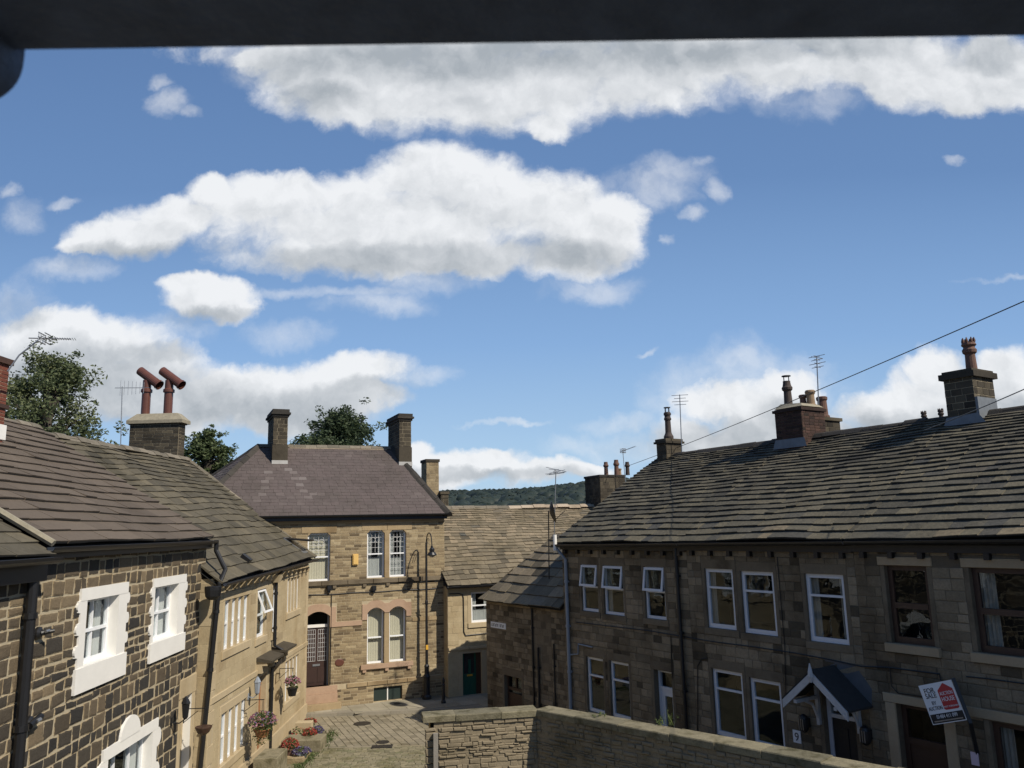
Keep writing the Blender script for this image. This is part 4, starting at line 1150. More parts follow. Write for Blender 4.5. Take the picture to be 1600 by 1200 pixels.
# ================================================================= DARK TERRACE (three houses)
def tRow(u, v):
    return min(1, max(0, random.gauss(.5+.3*noise.noise(Vector((u*.5, v*.8, 7))), .24)))
def row_house(name, label, u0, u1, vt, wins, doors, roofz, seed, extra_blk=(), cols=None, rlft=None):
    random.seed(seed)
    h = thing(name, label, 'house', RF.pt((u0+u1)/2, 0, -4), 'houses of the dark terrace')
    ops = [tuple(w[:4])+(w[4],) for w in wins]+[tuple(d[:4])+(.25,) for d in doors]
    mb = MB(); wall_panel(mb, RF, u0, u1, GZ-.1, vt, ops)
    shell(mb, RF, u0, u1, GZ-.1, vt, 9)
    bl = list(extra_blk)+[(a-.10, b+.10, c-.16, d+.22) for (a, b, c, d, _) in ops]
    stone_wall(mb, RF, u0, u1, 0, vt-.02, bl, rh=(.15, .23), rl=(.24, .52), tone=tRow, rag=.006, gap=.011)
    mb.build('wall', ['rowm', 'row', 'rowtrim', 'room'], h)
    for (a, b, c, d, _) in ops:
        mb = MB(); trim(mb, RF, a-.10, b+.10, d, d+.22, .010); trim(mb, RF, a-.10, a, c, d, .008); trim(mb, RF, b, b+.10, c, d, .008)
        if c > .3: trim(mb, RF, a-.10, b+.10, c-.16, c, .03)
        mb.build('stone_surround', cols or 'rowtrim', h)
    uL = u0-.12 if rlft else u0
    e0, e1, r0, r1 = [f(u) for f, u in ((lambda u: 5.712+.0096*(u-4.68), uL), (lambda u: 5.712+.0096*(u-4.68), u1), (lambda u: 8.575+.0063*(u-4.68), uL), (lambda u: 8.575+.0063*(u-4.68), u1))]
    P0, P1, Q0 = RF.pt(uL, e0, .25), RF.pt(u1, e1, .25), RF.pt(uL, r0, -4.5)
    F, L, S = slope3(P0, P1, Q0)
    mb = MB()
    slates(mb, F, L, S, rows_dim(.31, .135, S), .050, (.24, .62), .018, wave=.065, seed=2.0+uL*.28, slip=.014, lfun=lambda v: 0, rfun=lambda v: L+.02,
           tone=lambda u, v: tone_gauss(.33+.34*max(0, 1-v/1.3)+.35*noise.noise(Vector(((u+u0)*.35, v*.6, 4)))+.03*max(0, u+u0-13), .15))
    Q1 = RF.pt(u1, r1, -4.5)
    mb.poly([Q0, Q1, RF.pt(u1, e1, -9.2), RF.pt(uL, e0, -9.2)], 1)
    for uu, ee, rr_ in ((u0, e0, r0), (u1, e1, r1)): mb.poly([RF.pt(uu, ee-.25, 0), RF.pt(uu, rr_-.15, -4.5), RF.pt(uu, ee-.25, -9)], 1)
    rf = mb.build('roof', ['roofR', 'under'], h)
    mb = MB(); ridge_caps(mb, Q0, Q1, .6, .13, 0, jit=.02); mb.build('ridge_tiles', 'ridged', rf)
    gutter(RF, uL+.02, u1, min(e0, e1)-.03, .30, h, .065, slope=(e1-e0)*.9)
    mb = MB(); mb.fbox(RF, u0, u1, vt-.16, vt-.02, .0, .10); x = u0+.2
    while x < u1-.2: mb.fbox(RF, x, x+.1, vt-.28, vt-.16, 0, .12); x += .62
    mb.build('gutter_board', 'iron', h)
    return h, rf
def R4(x0, y0, x1, y1, dp=.16):
    a, d = RF.on(x0, y0); b, c = RF.on(x1, y1); return (a, b, c, d, dp)
wA = [R4(907, 881.5, 935.5, 957), R4(941.5, 883, 976, 963), R4(1005.2, 885, 1041.6, 969.5), R4(915.6, 1025, 945.5, 1118), R4(952, 1031.5, 986.2, 1128)]
dA = [(RF.on(1021, 1045)[0], RF.on(1049, 1050)[0], .05, 2.42)]
hA, rA = row_house('terraced_house', 'left end house of the dark terrace, with tilted-open white windows and grey drainpipe', 4.80, 10.2, 5.68, wA, dA, (5.72, 5.74, 8.58, 8.60), 51, rlft=True)
for i, w in enumerate(wA):
    a, b, c, d, _ = w
    if i < 3:
        t = c+(d-c)*.52
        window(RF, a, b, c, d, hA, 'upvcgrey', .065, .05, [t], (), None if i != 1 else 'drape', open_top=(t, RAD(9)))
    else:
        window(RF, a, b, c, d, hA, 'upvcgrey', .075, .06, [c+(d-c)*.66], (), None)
a, b, c, d = dA[0]
m = MB(); m.fbox(RF, a, a+.07, c, d, -.24, -.16); m.fbox(RF, b-.07, b, c, d, -.24, -.16); m.fbox(RF, a+.07, b-.07, d-.07, d, -.24, -.16); m.fbox(RF, a+.07, b-.07, d-.52, d-.44, -.24, -.16)
m.fbox(RF, a+.07, a+.2, c, d-.52, -.23, -.18); m.fbox(RF, b-.2, b-.07, c, d-.52, -.23, -.18); m.fbox(RF, a+.2, b-.2, c, c+.5, -.23, -.18); m.fbox(RF, a+.2, b-.2, c+1.7, d-.52, -.23, -.18)
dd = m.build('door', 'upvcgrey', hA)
m = MB(); m.poly([RF.pt(a+.05, c, -.21), RF.pt(b-.05, c, -.21), RF.pt(b-.05, d-.03, -.21), RF.pt(a+.05, d-.03, -.21)]); m.build('pane', 'glass', dd)
u = RF.on(868, 850, .3)[0]; u2 = RF.on(888, 1000, .09)[0]
p_ = downpipe(RF, [(u, 5.95, .32), (u, 5.60, .32), (u2, 5.22, .09), (u2, GZ, .09)], hA, .055, 'greypipe')
m = MB(); m.tube([RF.pt(u, 5.98, .32), RF.pt(u, 5.5, .32)], .062, 10); m.build('pipe_top', 'white', p_)
u3 = RF.on(928, 1010)[0]
m = MB(); m.tube([RF.pt(u3, 2.72, .06), RF.pt(u2+.45, 2.74, .06), RF.pt(u2+.42, 2.45, .06), RF.pt(u2, 2.38, .07)], .022, 6); m.build('waste_pipe', 'greypipe', hA)
u = RF.on(1062, 900)[0]
downpipe(RF, [(u, 5.6, .09), (u, GZ, .09)], hA, .05)
def cable(parent, F, pts, r=.013, mat='iron', w=.03):
    m = MB(); P = [F.pt(*F.on(x, y, w), w) for x, y in pts]; m.tube(P, r, 5); return m.build('wall_cable', mat, parent)
cable(hA, RF, [(900, 972), (950, 978), (1010, 985), (1058, 993)])
cable(hA, RF, [(1048, 993), (1050, 1060)])

wB = [R4(1100.2, 888, 1151, 985.5), R4(1156, 892, 1215.6, 995), R4(1256.4, 896, 1327.7, 1009), R4(1111.7, 1043.5, 1167, 1160.5), R4(1170.3, 1058, 1228, 1177)]
dB = [(RF.on(1284, 1090)[0], RF.on(1333, 1095)[0], .05, 2.72)]
hB, rB = row_house('terraced_house', 'middle house of the dark terrace, with large white-framed windows and gabled porch canopy', 10.2, 15.02, 5.70, wB, dB, (5.74, 5.84, 8.60, 8.66), 52)
for i, w in enumerate(wB):
    a, b, c, d, _ = w
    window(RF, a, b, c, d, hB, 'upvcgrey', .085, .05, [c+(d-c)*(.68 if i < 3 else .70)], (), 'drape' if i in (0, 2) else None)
a, b, c, d = dB[0]
m = MB(); m.fbox(RF, a, a+.09, c, d, -.24, -.14); m.fbox(RF, b-.09, b, c, d, -.24, -.14); m.fbox(RF, a+.09, b-.09, d-.09, d, -.24, -.14); m.fbox(RF, a+.09, b-.09, d-.62, d-.54, -.24, -.14)
fr_ = m.build('door_frame', 'upvcgrey', hB)
m = MB(); m.fbox(RF, a+.09, b-.09, c, d-.62, -.22, -.17); m.fbox(RF, a+.3, b-.3, c+.2, d-.8, -.17, -.155); m.build('door', 'signblack', fr_)
m = MB(); m.poly([RF.pt(a+.05, d-.58, -.19), RF.pt(b-.05, d-.58, -.19), RF.pt(b-.05, d-.04, -.19), RF.pt(a+.05, d-.04, -.19)]); m.build('fanlight', 'glass', fr_)
cable(hB, RF, [(1058, 993), (1110, 1002), (1180, 1011), (1240, 1020), (1300, 1031), (1345, 1041)])
cable(hB, RF, [(1090, 1148), (1090, 1040), (1096, 1030), (1105, 1028)], .011)
cable(hB, RF, [(1214, 870), (1226, 1010), (1228, 1100)], .010)
# porch canopy
cu, cv = RF.on(1291, 1040, .03); PW = .78
fu = RF.on(1267, 1050, PW); lu = RF.on(1224, 1090, PW); ru = RF.on(1326, 1117, PW)
cu = (lu[0]+ru[0])/2; hw = (ru[0]-lu[0])/2; va = fu[1]; ve = (lu[1]+ru[1])/2
def roofplane(mb, s, w0, w1, th, o0=0., o1=0., mi=0, ext=.0):
    dx, dv = s*hw, ve-va
    p = lambda k, w, o: RF.pt(cu+dx*k, va+dv*k+o, w)
    mb.hexa([p(0, w0, o0), p(1+ext, w0, o0), p(1+ext, w1, o0), p(0, w1, o0), p(0, w0, o0+th), p(1+ext, w0, o0+th), p(1+ext, w1, o0+th), p(0, w1, o0+th)], mi, .3)
m = MB(); roofplane(m, -1, 0.0, PW+.02, .04, .02, ext=.04); roofplane(m, 1, 0.0, PW+.02, .04, .02, ext=.04)
pc = m.build('porch_canopy', plain('porch_felt', (.028, .027, .026), .95, var=.4, scale=9, bump=.8), hB, recalc=True)
m = MB(); roofplane(m, -1, PW, PW+.04, .17, -.16); roofplane(m, 1, PW, PW+.04, .17, -.16)
m.lathe(RF.pt(cu, va-.2, PW+.05), [(.02, 0), (.06, .12), (.05, .22), (.01, .38)], 6); m.build('barge_board', 'weathered', pc, recalc=True)
for s in (-1, 1):
    x = cu+s*(hw*.62); m = MB()
    m.fbox(RF, x-.035, x+.035, ve-.55, ve+.25, 0.01, .09); m.fbox(RF, x-.035, x+.035, ve-.02, ve+.05, .09, PW)
    m.tube([RF.pt(x, ve-.40, .08), RF.pt(x, ve-.12, .22), RF.pt(x, ve, .5)], .03, 6)
    m.build('canopy_bracket', 'weathered', pc)
m = MB(); m.poly([RF.pt(cu-.3, va+.18, .016), RF.pt(cu+.5, va+.10, .016), RF.pt(cu+hw+.05, ve+.35, .016), RF.pt(cu+hw, ve, .016), RF.pt(cu, va-.05, .016)]); m.build('flashing', plain('dull_lead', (.085, .092, .10), .7, var=.3), pc)

# house C
a7, d7 = RF.on(1381, 883); b7, c7 = RF.on(1461, 1009)
W7 = (a7, b7, 3.80, d7, .2); W8 = (RF.on(1513, 887)[0], RF.on(1513, 887)[0]+1.45, 3.80, d7, .2)
aD, bD = RF.on(1401, 1110)[0], RF.on(1474, 1120)[0]
aL = RF.on(1546, 1130)[0]
WL = (aL, aL+1.3, .95, 2.64, .2)
hC, rC = row_house('terraced_house', 'right end house of the dark terrace, with brown sash windows and a for sale board', 15.02, 21.5, 5.72, [W7, W8, WL], [(aD, bD, .05, 2.66)], (5.84, 5.86, 8.66, 8.66), 53,
                   extra_blk=[(15.25, 17.0, 5.28, 5.48), (17.0, 18.9, 5.28, 5.48)])
for (a, b, c, d, _) in (W7, W8):
    m = MB(); trim(m, RF, a-.13, b+.13, d, d+.17, .035); m.build('lintel', 'tantrim', hC)
    m = MB(); trim(m, RF, a-.12, b+.12, c-.17, c, .09); m.build('sill', 'tantrim', hC)
m = MB()
trim(m, RF, aD-.25, bD+.25, 2.66, 2.83, .04); trim(m, RF, aD-.22, aD, .05, 2.66, .035); trim(m, RF, bD, bD+.22, .05, 2.66, .035); m.build('door_surround', 'tantrim', hC)
m = MB(); trim(m, RF, aL-.45, aL+1.6, 2.66, 2.83, .04); m.build('lintel', 'tantrim', hC)
m = MB(); trim(m, RF, aL-.15, aL+1.5, .78, .95, .07); m.build('sill', 'tantrim', hC)
for k, (a, b, c, d, _) in enumerate((W7, W8, WL)):
    o = window(RF, a, b, c, d, hC, 'brownwood', .10, .10, [c+(d-c)*.48], (), 'drape' if k else None, sash=True, bars=.09)
m = MB(); m.fbox(RF, aD, aD+.1, .05, 2.66, -.24, -.16); m.fbox(RF, bD-.1, bD, .05, 2.66, -.24, -.16); m.fbox(RF, aD+.1, bD-.1, 1.9, 2.02, -.24, -.16); m.fbox(RF, aD+.1, bD-.1, 2.56, 2.66, -.24, -.16); m.fbox(RF, aD+.1, bD-.1, .05, 1.9, -.22, -.19)
dd = m.build('door', 'brownwood', hC)
m = MB(); m.poly([RF.pt(aD+.08, 2.0, -.2), RF.pt(bD-.08, 2.0, -.2), RF.pt(bD-.08, 2.6, -.2), RF.pt(aD+.08, 2.6, -.2)]); m.build('fanlight', 'glass', dd)
cable(hC, RF, [(1345, 1041), (1390, 1043), (1468, 1053), (1470, 1063)], .014)
cable(hC, RF, [(1390, 1044), (1393, 1072), (1403, 1083), (1450, 1090)], .010)
cable(hC, RF, [(1510, 1057), (1540, 1060), (1600, 1068)], .012)

# chimneys of the terrace
def rchim(parent, x0, x1, yb_, z0, z1, D, mat, mortar, w=-4.5, **k):
    u0 = RF.on(x0, yb_, w+D/2)[0]; u1 = RF.on(x1, yb_, w+D/2)[0]
    C = RF.pt((u0+u1)/2, 0, w)
    ch, FC = chimney(parent, C, RF.U, abs(u1-u0), D, z0, z1, mat, mortar, **k)
    return ch, FC, u0, u1
def zat(x, y, w): return RF.on(x, y, w)[1]
# first: slender stack with tall dark pot
z1 = zat(1040, 688, -4.2)
ch, FC, u0, u1 = rchim(hA, 1026, 1041, 700, 7.9, z1-.1, .75, 'chim', 'rowm', cap=[(.07, 0, .07), (.03, .07, .16)], capm='chim', rh=(.13, .15), rl=(.2, .3))
P = RF.pt((u0+u1)/2, z1+.05, -4.5)
pot(ch, P, 'tall', 'terradark', (zat(1040, 634, -4.5)-z1)/1.45, cowl=True)
m = MB(); m.poly([RF.pt(u0-.25, zat(1030, 735, -4.0), -4.02), RF.pt(u1+.15, zat(1030, 728, -4.0), -4.02), RF.pt(u1+.1, z1-.95, -4.07), RF.pt(u0-.04, z1-1.0, -4.07)]); m.build('flashing', 'lead', ch)
aerial('tv_aerial', 'upright mast aerial beside the slender first chimney of the dark terrace', RF.pt(u1+.35, 8.55, -4.5), RF.pt(RF.on(1062, 617, -4.5)[0], zat(1062, 617, -4.5), -4.5), RF.N+Vector((.6, -.6, 0)), 'stack', L=.3)
# second: black and brick stack
z1 = zat(1213, 640, -4.0)
ch, FC, u0, u1 = rchim(hB, 1214, 1256, 690, 7.9, z1-.02, 1.05, 'brick', 'rowm', cap=[(.05, -.1, -.02)], capm='brick', rh=(.08, .09), rl=(.2, .24))
m = MB(); m.hexa([RF.pt(u0-.02, z1, -4.0), RF.pt(u1+.02, z1, -4.0), RF.pt(u1+.02, z1, -5.0), RF.pt(u0-.02, z1, -5.0), RF.pt(u0+.1, z1+.16, -4.15), RF.pt(u1-.1, z1+.10, -4.15), RF.pt(u1-.1, z1+.10, -4.9), RF.pt(u0+.1, z1+.16, -4.9)]); m.build('flaunching', 'mortarfill', ch)
m = MB(); m.poly([RF.pt(u0-.12, 8.30, -3.93), RF.pt(u1+.12, 8.30, -3.93), RF.pt(u1+.04, 8.56, -3.955), RF.pt(u0-.04, 8.56, -3.955)]); m.build('flashing', 'lead', ch)
uc = RF.on(1232, 632, -4.4)[0]; ztp = zat(1232, 585, -4.4); pot(ch, RF.pt(uc, z1+.1, -4.4), 'tapered' if False else 'brickpot', 'terradark', (ztp-z1-.1)/1.15, cowl=True)
for px, kk, mm, s in ((1256, 'round', 'terra', .8), (1268, 'round', 'buff', 1.0)):
    u = RF.on(px, 640, -4.75)[0]; pot(ch, RF.pt(u, z1+.05, -4.75), kk, mm, s)
# rear stack with the orange pot
z2 = zat(1290, 655, -6.0)
ch, FC, a_, b_ = rchim(hB, 1268, 1288, 670, 7.2, z2-.05, .8, 'chim', 'rowm', w=-6.2, cap=[(.06, 0, .10)], capm='chim', rh=(.15, .18), rl=(.22, .32))
pot(ch, RF.pt(RF.on(1289, 640, -6.1)[0]-.15, z2+.04, -6.2), 'tapered', 'terra', (zat(1289, 619, -6.1)-z2)/.64)
aerial('tv_aerial', 'tall thin mast aerial beside the brick second chimney of the dark terrace', RF.pt(RF.on(1279, 660, -5.0)[0], 8.6, -5.0), RF.pt(RF.on(1276, 556, -5.0)[0], zat(1276, 556, -5.0), -5.0), RF.N, 'stack', L=.25)
# third: big stack with crown pot
z1 = zat(1477, 592, -3.9)
ch, FC, u0, u1 = rchim(hC, 1481, 1527, 650, 7.9, z1-.02, .95, 'chim', 'mortar', cap=[(.08, 0, .14), (.02, .14, .20)], capm='chim', rh=(.16, .18), rl=(.25, .33))
for f in bpy.data.objects: pass
uc = (u0+u1)/2+.12; pot(ch, RF.pt(uc, z1+.12, -4.5), 'brickpot', 'terra', (zat(1521, 527, -4.4)-z1-.1)/1.02, crown=True)
m = MB(); m.poly([RF.pt(u0-.1, 8.38, -3.98), RF.pt(u1+.2, 8.38, -3.98), RF.pt(u1+.03, 8.62, -4.005), RF.pt(u0-.03, 8.58, -4.005)]); m.fbox(RF, u1+.0, u1+.06, 8.5, 9.0, -4.9, -4.02); m.build('flashing', 'lead', ch)

# ================================================================= LEFT: GOLDEN COTTAGE
random.seed(61)
UL = _u0-.02                                      # near end of the golden wall
gc = thing('golden_cottage', 'pale golden stone cottage with mullioned windows, door hoods and hanging flowers, on the left', 'house', L2.pt(-5, 0, -3))
def R2(x0, y0, x1, y1):
    a, d = L2.on(x0, y0); b, c = L2.on(x1, y1); return (a, b, c, d)
G1 = R2(351.7, 940, 387, 1000); G2 = R2(351.7-6, 1119, 383, 1162)
G1 = (G1[0], G1[1], 3.43, 4.62); G2 = (G2[0], G2[1], .77, 1.95)
G3 = (L2.on(402.5, 930)[0], L2.on(415.5, 925)[0], 3.35, 4.66)
G4 = (L2.on(427, 920)[0], L2.on(432.5, 920)[0], 3.3, 4.62)
G5 = (L2.on(449, 920)[0], L2.on(468, 910)[0], L2.on(449, 958)[1], L2.on(449, 905)[1])
G6 = (L2.on(446, 1040)[0], L2.on(467, 1020)[0], .95, L2.on(447, 1034)[1])
D1 = (L2.on(404, 1080)[0], L2.on(415.5, 1070)[0], .15, 2.25); D2 = (L2.on(427, 1070)[0], L2.on(437, 1060)[0], .15, 2.25)
gops = [o+(.16,) for o in (G1, G2, G3, G4, G5, G6)]+[D1+(.22,), D2+(.22,)]
mb = MB(); wall_panel(mb, L2, UL, 0, GZ-.1, 5.2, gops)
shell(mb, L2, UL, 0, GZ-.1, 5.2, 9, m=1)
gb = [(a-.14, b+.14, c-.2, d+.22) for (a, b, c, d, _) in gops]+[(UL, UL+.42, -.2, 5.2)]
stone_wall(mb, L2, UL, 0, .35, 5.1, gb, rh=(.19, .27), rl=(.3, .62), prot=(.002, .006), rag=.002, bev=.005, gap=.006)
stone_wall(mb, Frame(L2.pt(UL, 0, -.6), L2.N), 0, .6, GZ, 5.1, rh=(.3, .45), rl=(.5, .6), prot=(.002, .006), rag=.002, bev=.006, gap=.006)
mb.build('wall', ['goldmortar', 'gold', 'goldtrim', 'room'], gc)
mb = MB()
v = GZ; k = 0
while v < 5.1:
    h = min(uni(.32, .45), 5.15-v); trim(mb, L2, UL, UL+(.42 if k % 2 else .28), v, v+h-.006, .02); v += h; k += 1
for (a, b, c, d, _) in gops:
    trim(mb, L2, a-.14, b+.14, d, d+.2, .02)
    trim(mb, L2, a-.12, a, c, d, .012, n=1); trim(mb, L2, b, b+.12, c, d, .012)
    if c > .3: trim(mb, L2, a-.16, b+.16, c-.19, c, .05)
trim(mb, L2, UL+.1, D1[0]-.3, 2.35, 2.5, .045, n=3); trim(mb, L2, D2[1]+.3, -.02, 2.30, 2.45, .045, n=3)
trim(mb, L2, -.25, 0, 0, 5.1, .015, n=1)
mb.fbox(L2, UL+.3, 0, GZ, .34, 0, .06)
x = UL+.3
while x < -.1: mb.fbox(L2, x, x+.13, 4.88, 5.02, 0, .13); x += .62
mb.build('stone_dressings', 'goldtrim', gc)
def mullioned(F, o, n, parent):
    a, b, c, d = o
    for i in range(n):
        x0 = a+(b-a)*i/n+(.05 if i else 0); x1 = a+(b-a)*(i+1)/n-(.05 if i < n-1 else 0)
        window(F, x0, x1, c, d, parent, 'upvc', .055, .06, [c+(d-c)*.52], (), 'net' if i else None)
    m = MB()
    for i in range(1, n):
        x = a+(b-a)*i/n; m.fbox(F, x-.05, x+.05, c, d, -.16, .005)
    m.build('stone_mullion', 'goldtrim', parent)
random.seed(62)
mullioned(L2, G1, 4, gc); mullioned(L2, G2, 4, gc); mullioned(L2, G5, 4, gc); mullioned(L2, G6, 4, gc)
window(L2, *G3, gc, 'upvc', .06, .06, [G3[2]+.6], (), None, open_top=(G3[2]+.62, RAD(22)))
window(L2, *G4, gc, 'upvc', .06, .06, [G4[2]+.6], (), 'net')
for i, (a, b, c, d) in enumerate((D1, D2)):
    m = MB(); m.fbox(L2, a, b, c, d-.3, -.2, -.15); m.fbox(L2, a, b, d-.3, d-.24, -.2, -.13)
    dd = m.build('door', 'orange' if i == 0 else 'goldtrim', gc)
    m = MB(); m.poly([L2.pt(a, d-.24, -.17), L2.pt(b, d-.24, -.17), L2.pt(b, d, -.17), L2.pt(a, d, -.17)]); m.build('fanlight', 'glass', dd)
    m = MB()
    u = (a+b)/2; vh = (2.72, 2.78)[i]
    m.hexa([L2.pt(u-.72, vh, 0), L2.pt(u+.72, vh, 0), L2.pt(u+.68, vh-.05, .42), L2.pt(u-.68, vh-.05, .42), L2.pt(u-.72, vh+.11, 0), L2.pt(u+.72, vh+.11, 0), L2.pt(u+.68, vh+.01, .43), L2.pt(u-.68, vh+.01, .43)])
    m.build('door_hood', 'chim', gc, recalc=True)
    for s in (-.6, .6):
        m = MB(); m.fbox(L2, u+s-.07, u+s+.07, vh-.32, vh, 0, .16); m.fbox(L2, u+s-.07, u+s+.07, vh-.12, vh, .16, .30)
        m.build('hood_bracket', 'goldtrim', gc)
# roof
e0, e1 = 5.12, 5.34
PL, PR = L2.pt(UL-.05, e0, .22), L2.pt(.16, e1, .22); QL = L2.pt(UL-.05, 8.80, -4.55); QR = L2.pt(.16, 8.55, -4.55)
F, L, S = slope3(PL, PR, QL); random.seed(63)
mb = MB(); slates(mb, F, L, S, rows_dim(.40, .20, S), .042, (.36, .8), .016, wave=.12, seed=5, slip=.02, rfun=lambda v: L-.0*v, tone=lambda u, v: tone_gauss(.45, .17))
mb.poly([QL, QR, L2.pt(.16, e1, -9.3), L2.pt(UL, e0, -9.3)], 1)
for uu in (0, ): mb.poly([L2.pt(uu, 5.1, 0), L2.pt(uu, 8.4, -4.55), L2.pt(uu, 5.1, -9)], 1)
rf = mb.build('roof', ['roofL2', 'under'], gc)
mb = MB(); ridge_caps(mb, QL, L2.pt(.16, F.pt(L, S).z, -4.55), .55, .13, jit=.02); ridge_caps(mb, F.pt(L-.06, 0, .02), F.pt(L-.06, S, .03), .5, .07, 0, jit=.012)
mb.build('ridge_tiles', 'ridge', rf)
m = MB(); pu, pv_ = F.on(383, 875, .05); m.fbox(F, pu-.12, pu+.12, pv_-.14, pv_+.14, .0, .16); m.build('roof_vent', 'iron', rf)
gutter(L2, UL, .18, 5.08, .28, gc, .06, slope=.2)
u = L2.on(426, 930)[0]
downpipe(L2, [(u, 5.1, .30), (u, 4.95, .1), (u, 2.95, .1), (u+.1, 2.8, .3), (u+.45, 2.7, .3), (u+.45, 2.45, .08), (u-.1, 2.3, .08), (u-.1, .05, .08)], gc, .05)
m = MB(); m.hexa([L2.pt(u-.13, 4.78, .02), L2.pt(u+.13, 4.78, .02), L2.pt(u+.13, 4.78, .2), L2.pt(u-.13, 4.78, .2), L2.pt(u-.18, 5.0, .0), L2.pt(u+.18, 5.0, .0), L2.pt(u+.18, 5.0, .26), L2.pt(u-.18, 5.0, .26)]); m.build('rain_hopper', 'goldtrim', gc, recalc=True)
m = MB()
ru, rv = F.on(474, 868, .05)
VF = Frame(F.pt(L-1.2, 1.15, .04), F.U, (L2.N.x, L2.N.y, -.10))
m.fbox(VF, 0, .62, 0, .95, -.02, .03); m.build('roof_window_sash', 'iron', rf)
m = MB(); m.fbox(F, L-1.22, L-.55, .25, 1.15, .04, .08); m.build('roof_window_frame', 'greymetal', rf)
# great stone chimney with two angled clay cowls
zc = at_y(236, 655, 28.4).z
lft = at_y(195, 690, 28.4).x; rgt = at_y(276, 690, 28.4).x
u_ = L2.U; C = L2.pt(-.55, 0, 0); C = Vector(((lft+rgt)/2, 28.9, 0))
ch, FC = chimney(gc, C, (1, -.03), rgt-lft-.05, .50, 6.5, zc-.05, 'chim', 'mortar', cap=[(.05, -.10, .05)], capm='chim', rh=(.10, .12), rl=(.25, .42))
m = MB(); W_ = rgt-lft; z_ = zc+.0
m.hexa([FC.pt(-.10, z_, .10), FC.pt(W_+.10, z_, .10), FC.pt(W_+.10, z_, -.60), FC.pt(-.10, z_, -.60), FC.pt(.18, z_+.26, -.10), FC.pt(W_-.18, z_+.26, -.10), FC.pt(W_-.18, z_+.26, -.45), FC.pt(.18, z_+.26, -.45)])
m.hexa([FC.pt(-.10, z_-.12, .10), FC.pt(W_+.10, z_-.12, .10), FC.pt(W_+.10, z_-.12, -.60), FC.pt(-.10, z_-.12, -.60), FC.pt(-.10, z_, .10), FC.pt(W_+.10, z_, .10), FC.pt(W_+.10, z_, -.60), FC.pt(-.10, z_, -.60)])
m.build('flaunching', 'mortarfill', ch)
for k, px in enumerate((227, 262)):
    x = at_y(px, 640, 28.9).x; P = Vector((x, 28.92, z_+.20))
    zt = at_y(px, 613, 28.9).z
    m = MB(); m.lathe(P, [(.155, 0), (.155, zt-P.z), (.20, zt-P.z), (.20, zt-P.z+.1), (.15, zt-P.z+.14), (.145, zt-P.z+.45)], 18)
    dz = zt-P.z+.62; c = P+Vector((0, 0, dz)); dr = Vector((.80, -.15, -.58)).normalized()
    ax = P+Vector((.06, 0, dz-.06))
    m.tube([ax-dr*.48, ax+dr*.55], .165, 18, cap=False); m.tube([ax+dr*.48, ax+dr*.56], .19, 18, cap=False); m.tube([ax-dr*.46, ax+dr*.54], .135, 18, cap=False)
    m.build('angled_clay_pot', ('terrabrown', 'terrabrown')[k], ch, smooth=False)
m = MB()
for i in range(5):
    x = lft+.85+i*.2; zz = 9.25-.14*i
    m.fbox(Frame((x, 28.41, 0), (1, 0, 0)), 0, .24, zz-.75, zz, .0, .03)
m.build('flashing', 'lead', ch)
aerial('tv_aerial', 'thin aerial mast at the left edge of the big stone chimney', Vector((lft-.06, 28.3, 8.6)), at_y(191, 604, 28.3), Vector((1, .1, 0)), 'vertical', L=.95)

# ================================================================= LEFT: BLACK STONE COTTAGE
random.seed(71)
bc = thing('soot_black_cottage', 'soot-blackened stone cottage with white painted toothed window surrounds and brown roof', 'house', L1.pt(-4, 0, -3))
def R1(x0, y0, x1, y1, x2, y2):
    pass
B1 = (-6.09, -4.12, 3.76, 5.40); B2 = (-3.05, -1.03, 3.76, 5.38)
def inner(b, l, r, t, bt): return (b[0]+l, b[1]-r, b[2]+bt, b[3]-t)
i1 = (L1.on(133, 940)[0], L1.on(183, 933)[0], L1.on(133, 1040)[1], L1.on(133, 938)[1]); i2 = (L1.on(240, 918)[0], L1.on(277, 912)[0], L1.on(240, 1004)[1], L1.on(240, 918)[1])
u3 = L1.on(247, 1130)[0]; W3 = (u3-2.35, u3-.35, .45, L1.on(232, 1145)[1])
DL = (L1.on(283, 1110)[0], L1.on(299, 1100)[0], .1, L1.on(275, 1092)[1]-.06)
bops = [i1+(.22,), i2+(.22,), W3+(.24,), DL+(.25,)]
BE = L1.on(57, 850)[0]
mb = MB(); wall_panel(mb, L1, BE, .3, GZ-.1, 6.1, bops)
shell(mb, L1, BE, .3, GZ-.1, 6.1, 9)
bb = [(B[0]+.12, B[1]-.12, B[2]+.02, B[3]) for B in (B1, B2)]+[ (W3[0]-.2, W3[1]+.25, W3[2]-.2, W3[3]+.2), (DL[0]-.18, DL[1]+.2, -.2, DL[3]+.42)]
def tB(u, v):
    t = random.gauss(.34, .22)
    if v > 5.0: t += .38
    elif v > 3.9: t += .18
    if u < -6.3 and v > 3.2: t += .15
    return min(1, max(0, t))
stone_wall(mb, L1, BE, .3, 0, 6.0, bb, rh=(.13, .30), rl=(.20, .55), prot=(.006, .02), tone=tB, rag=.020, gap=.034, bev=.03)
mb.build('wall', ['black_mortar', 'black', 'white', 'room'], bc)
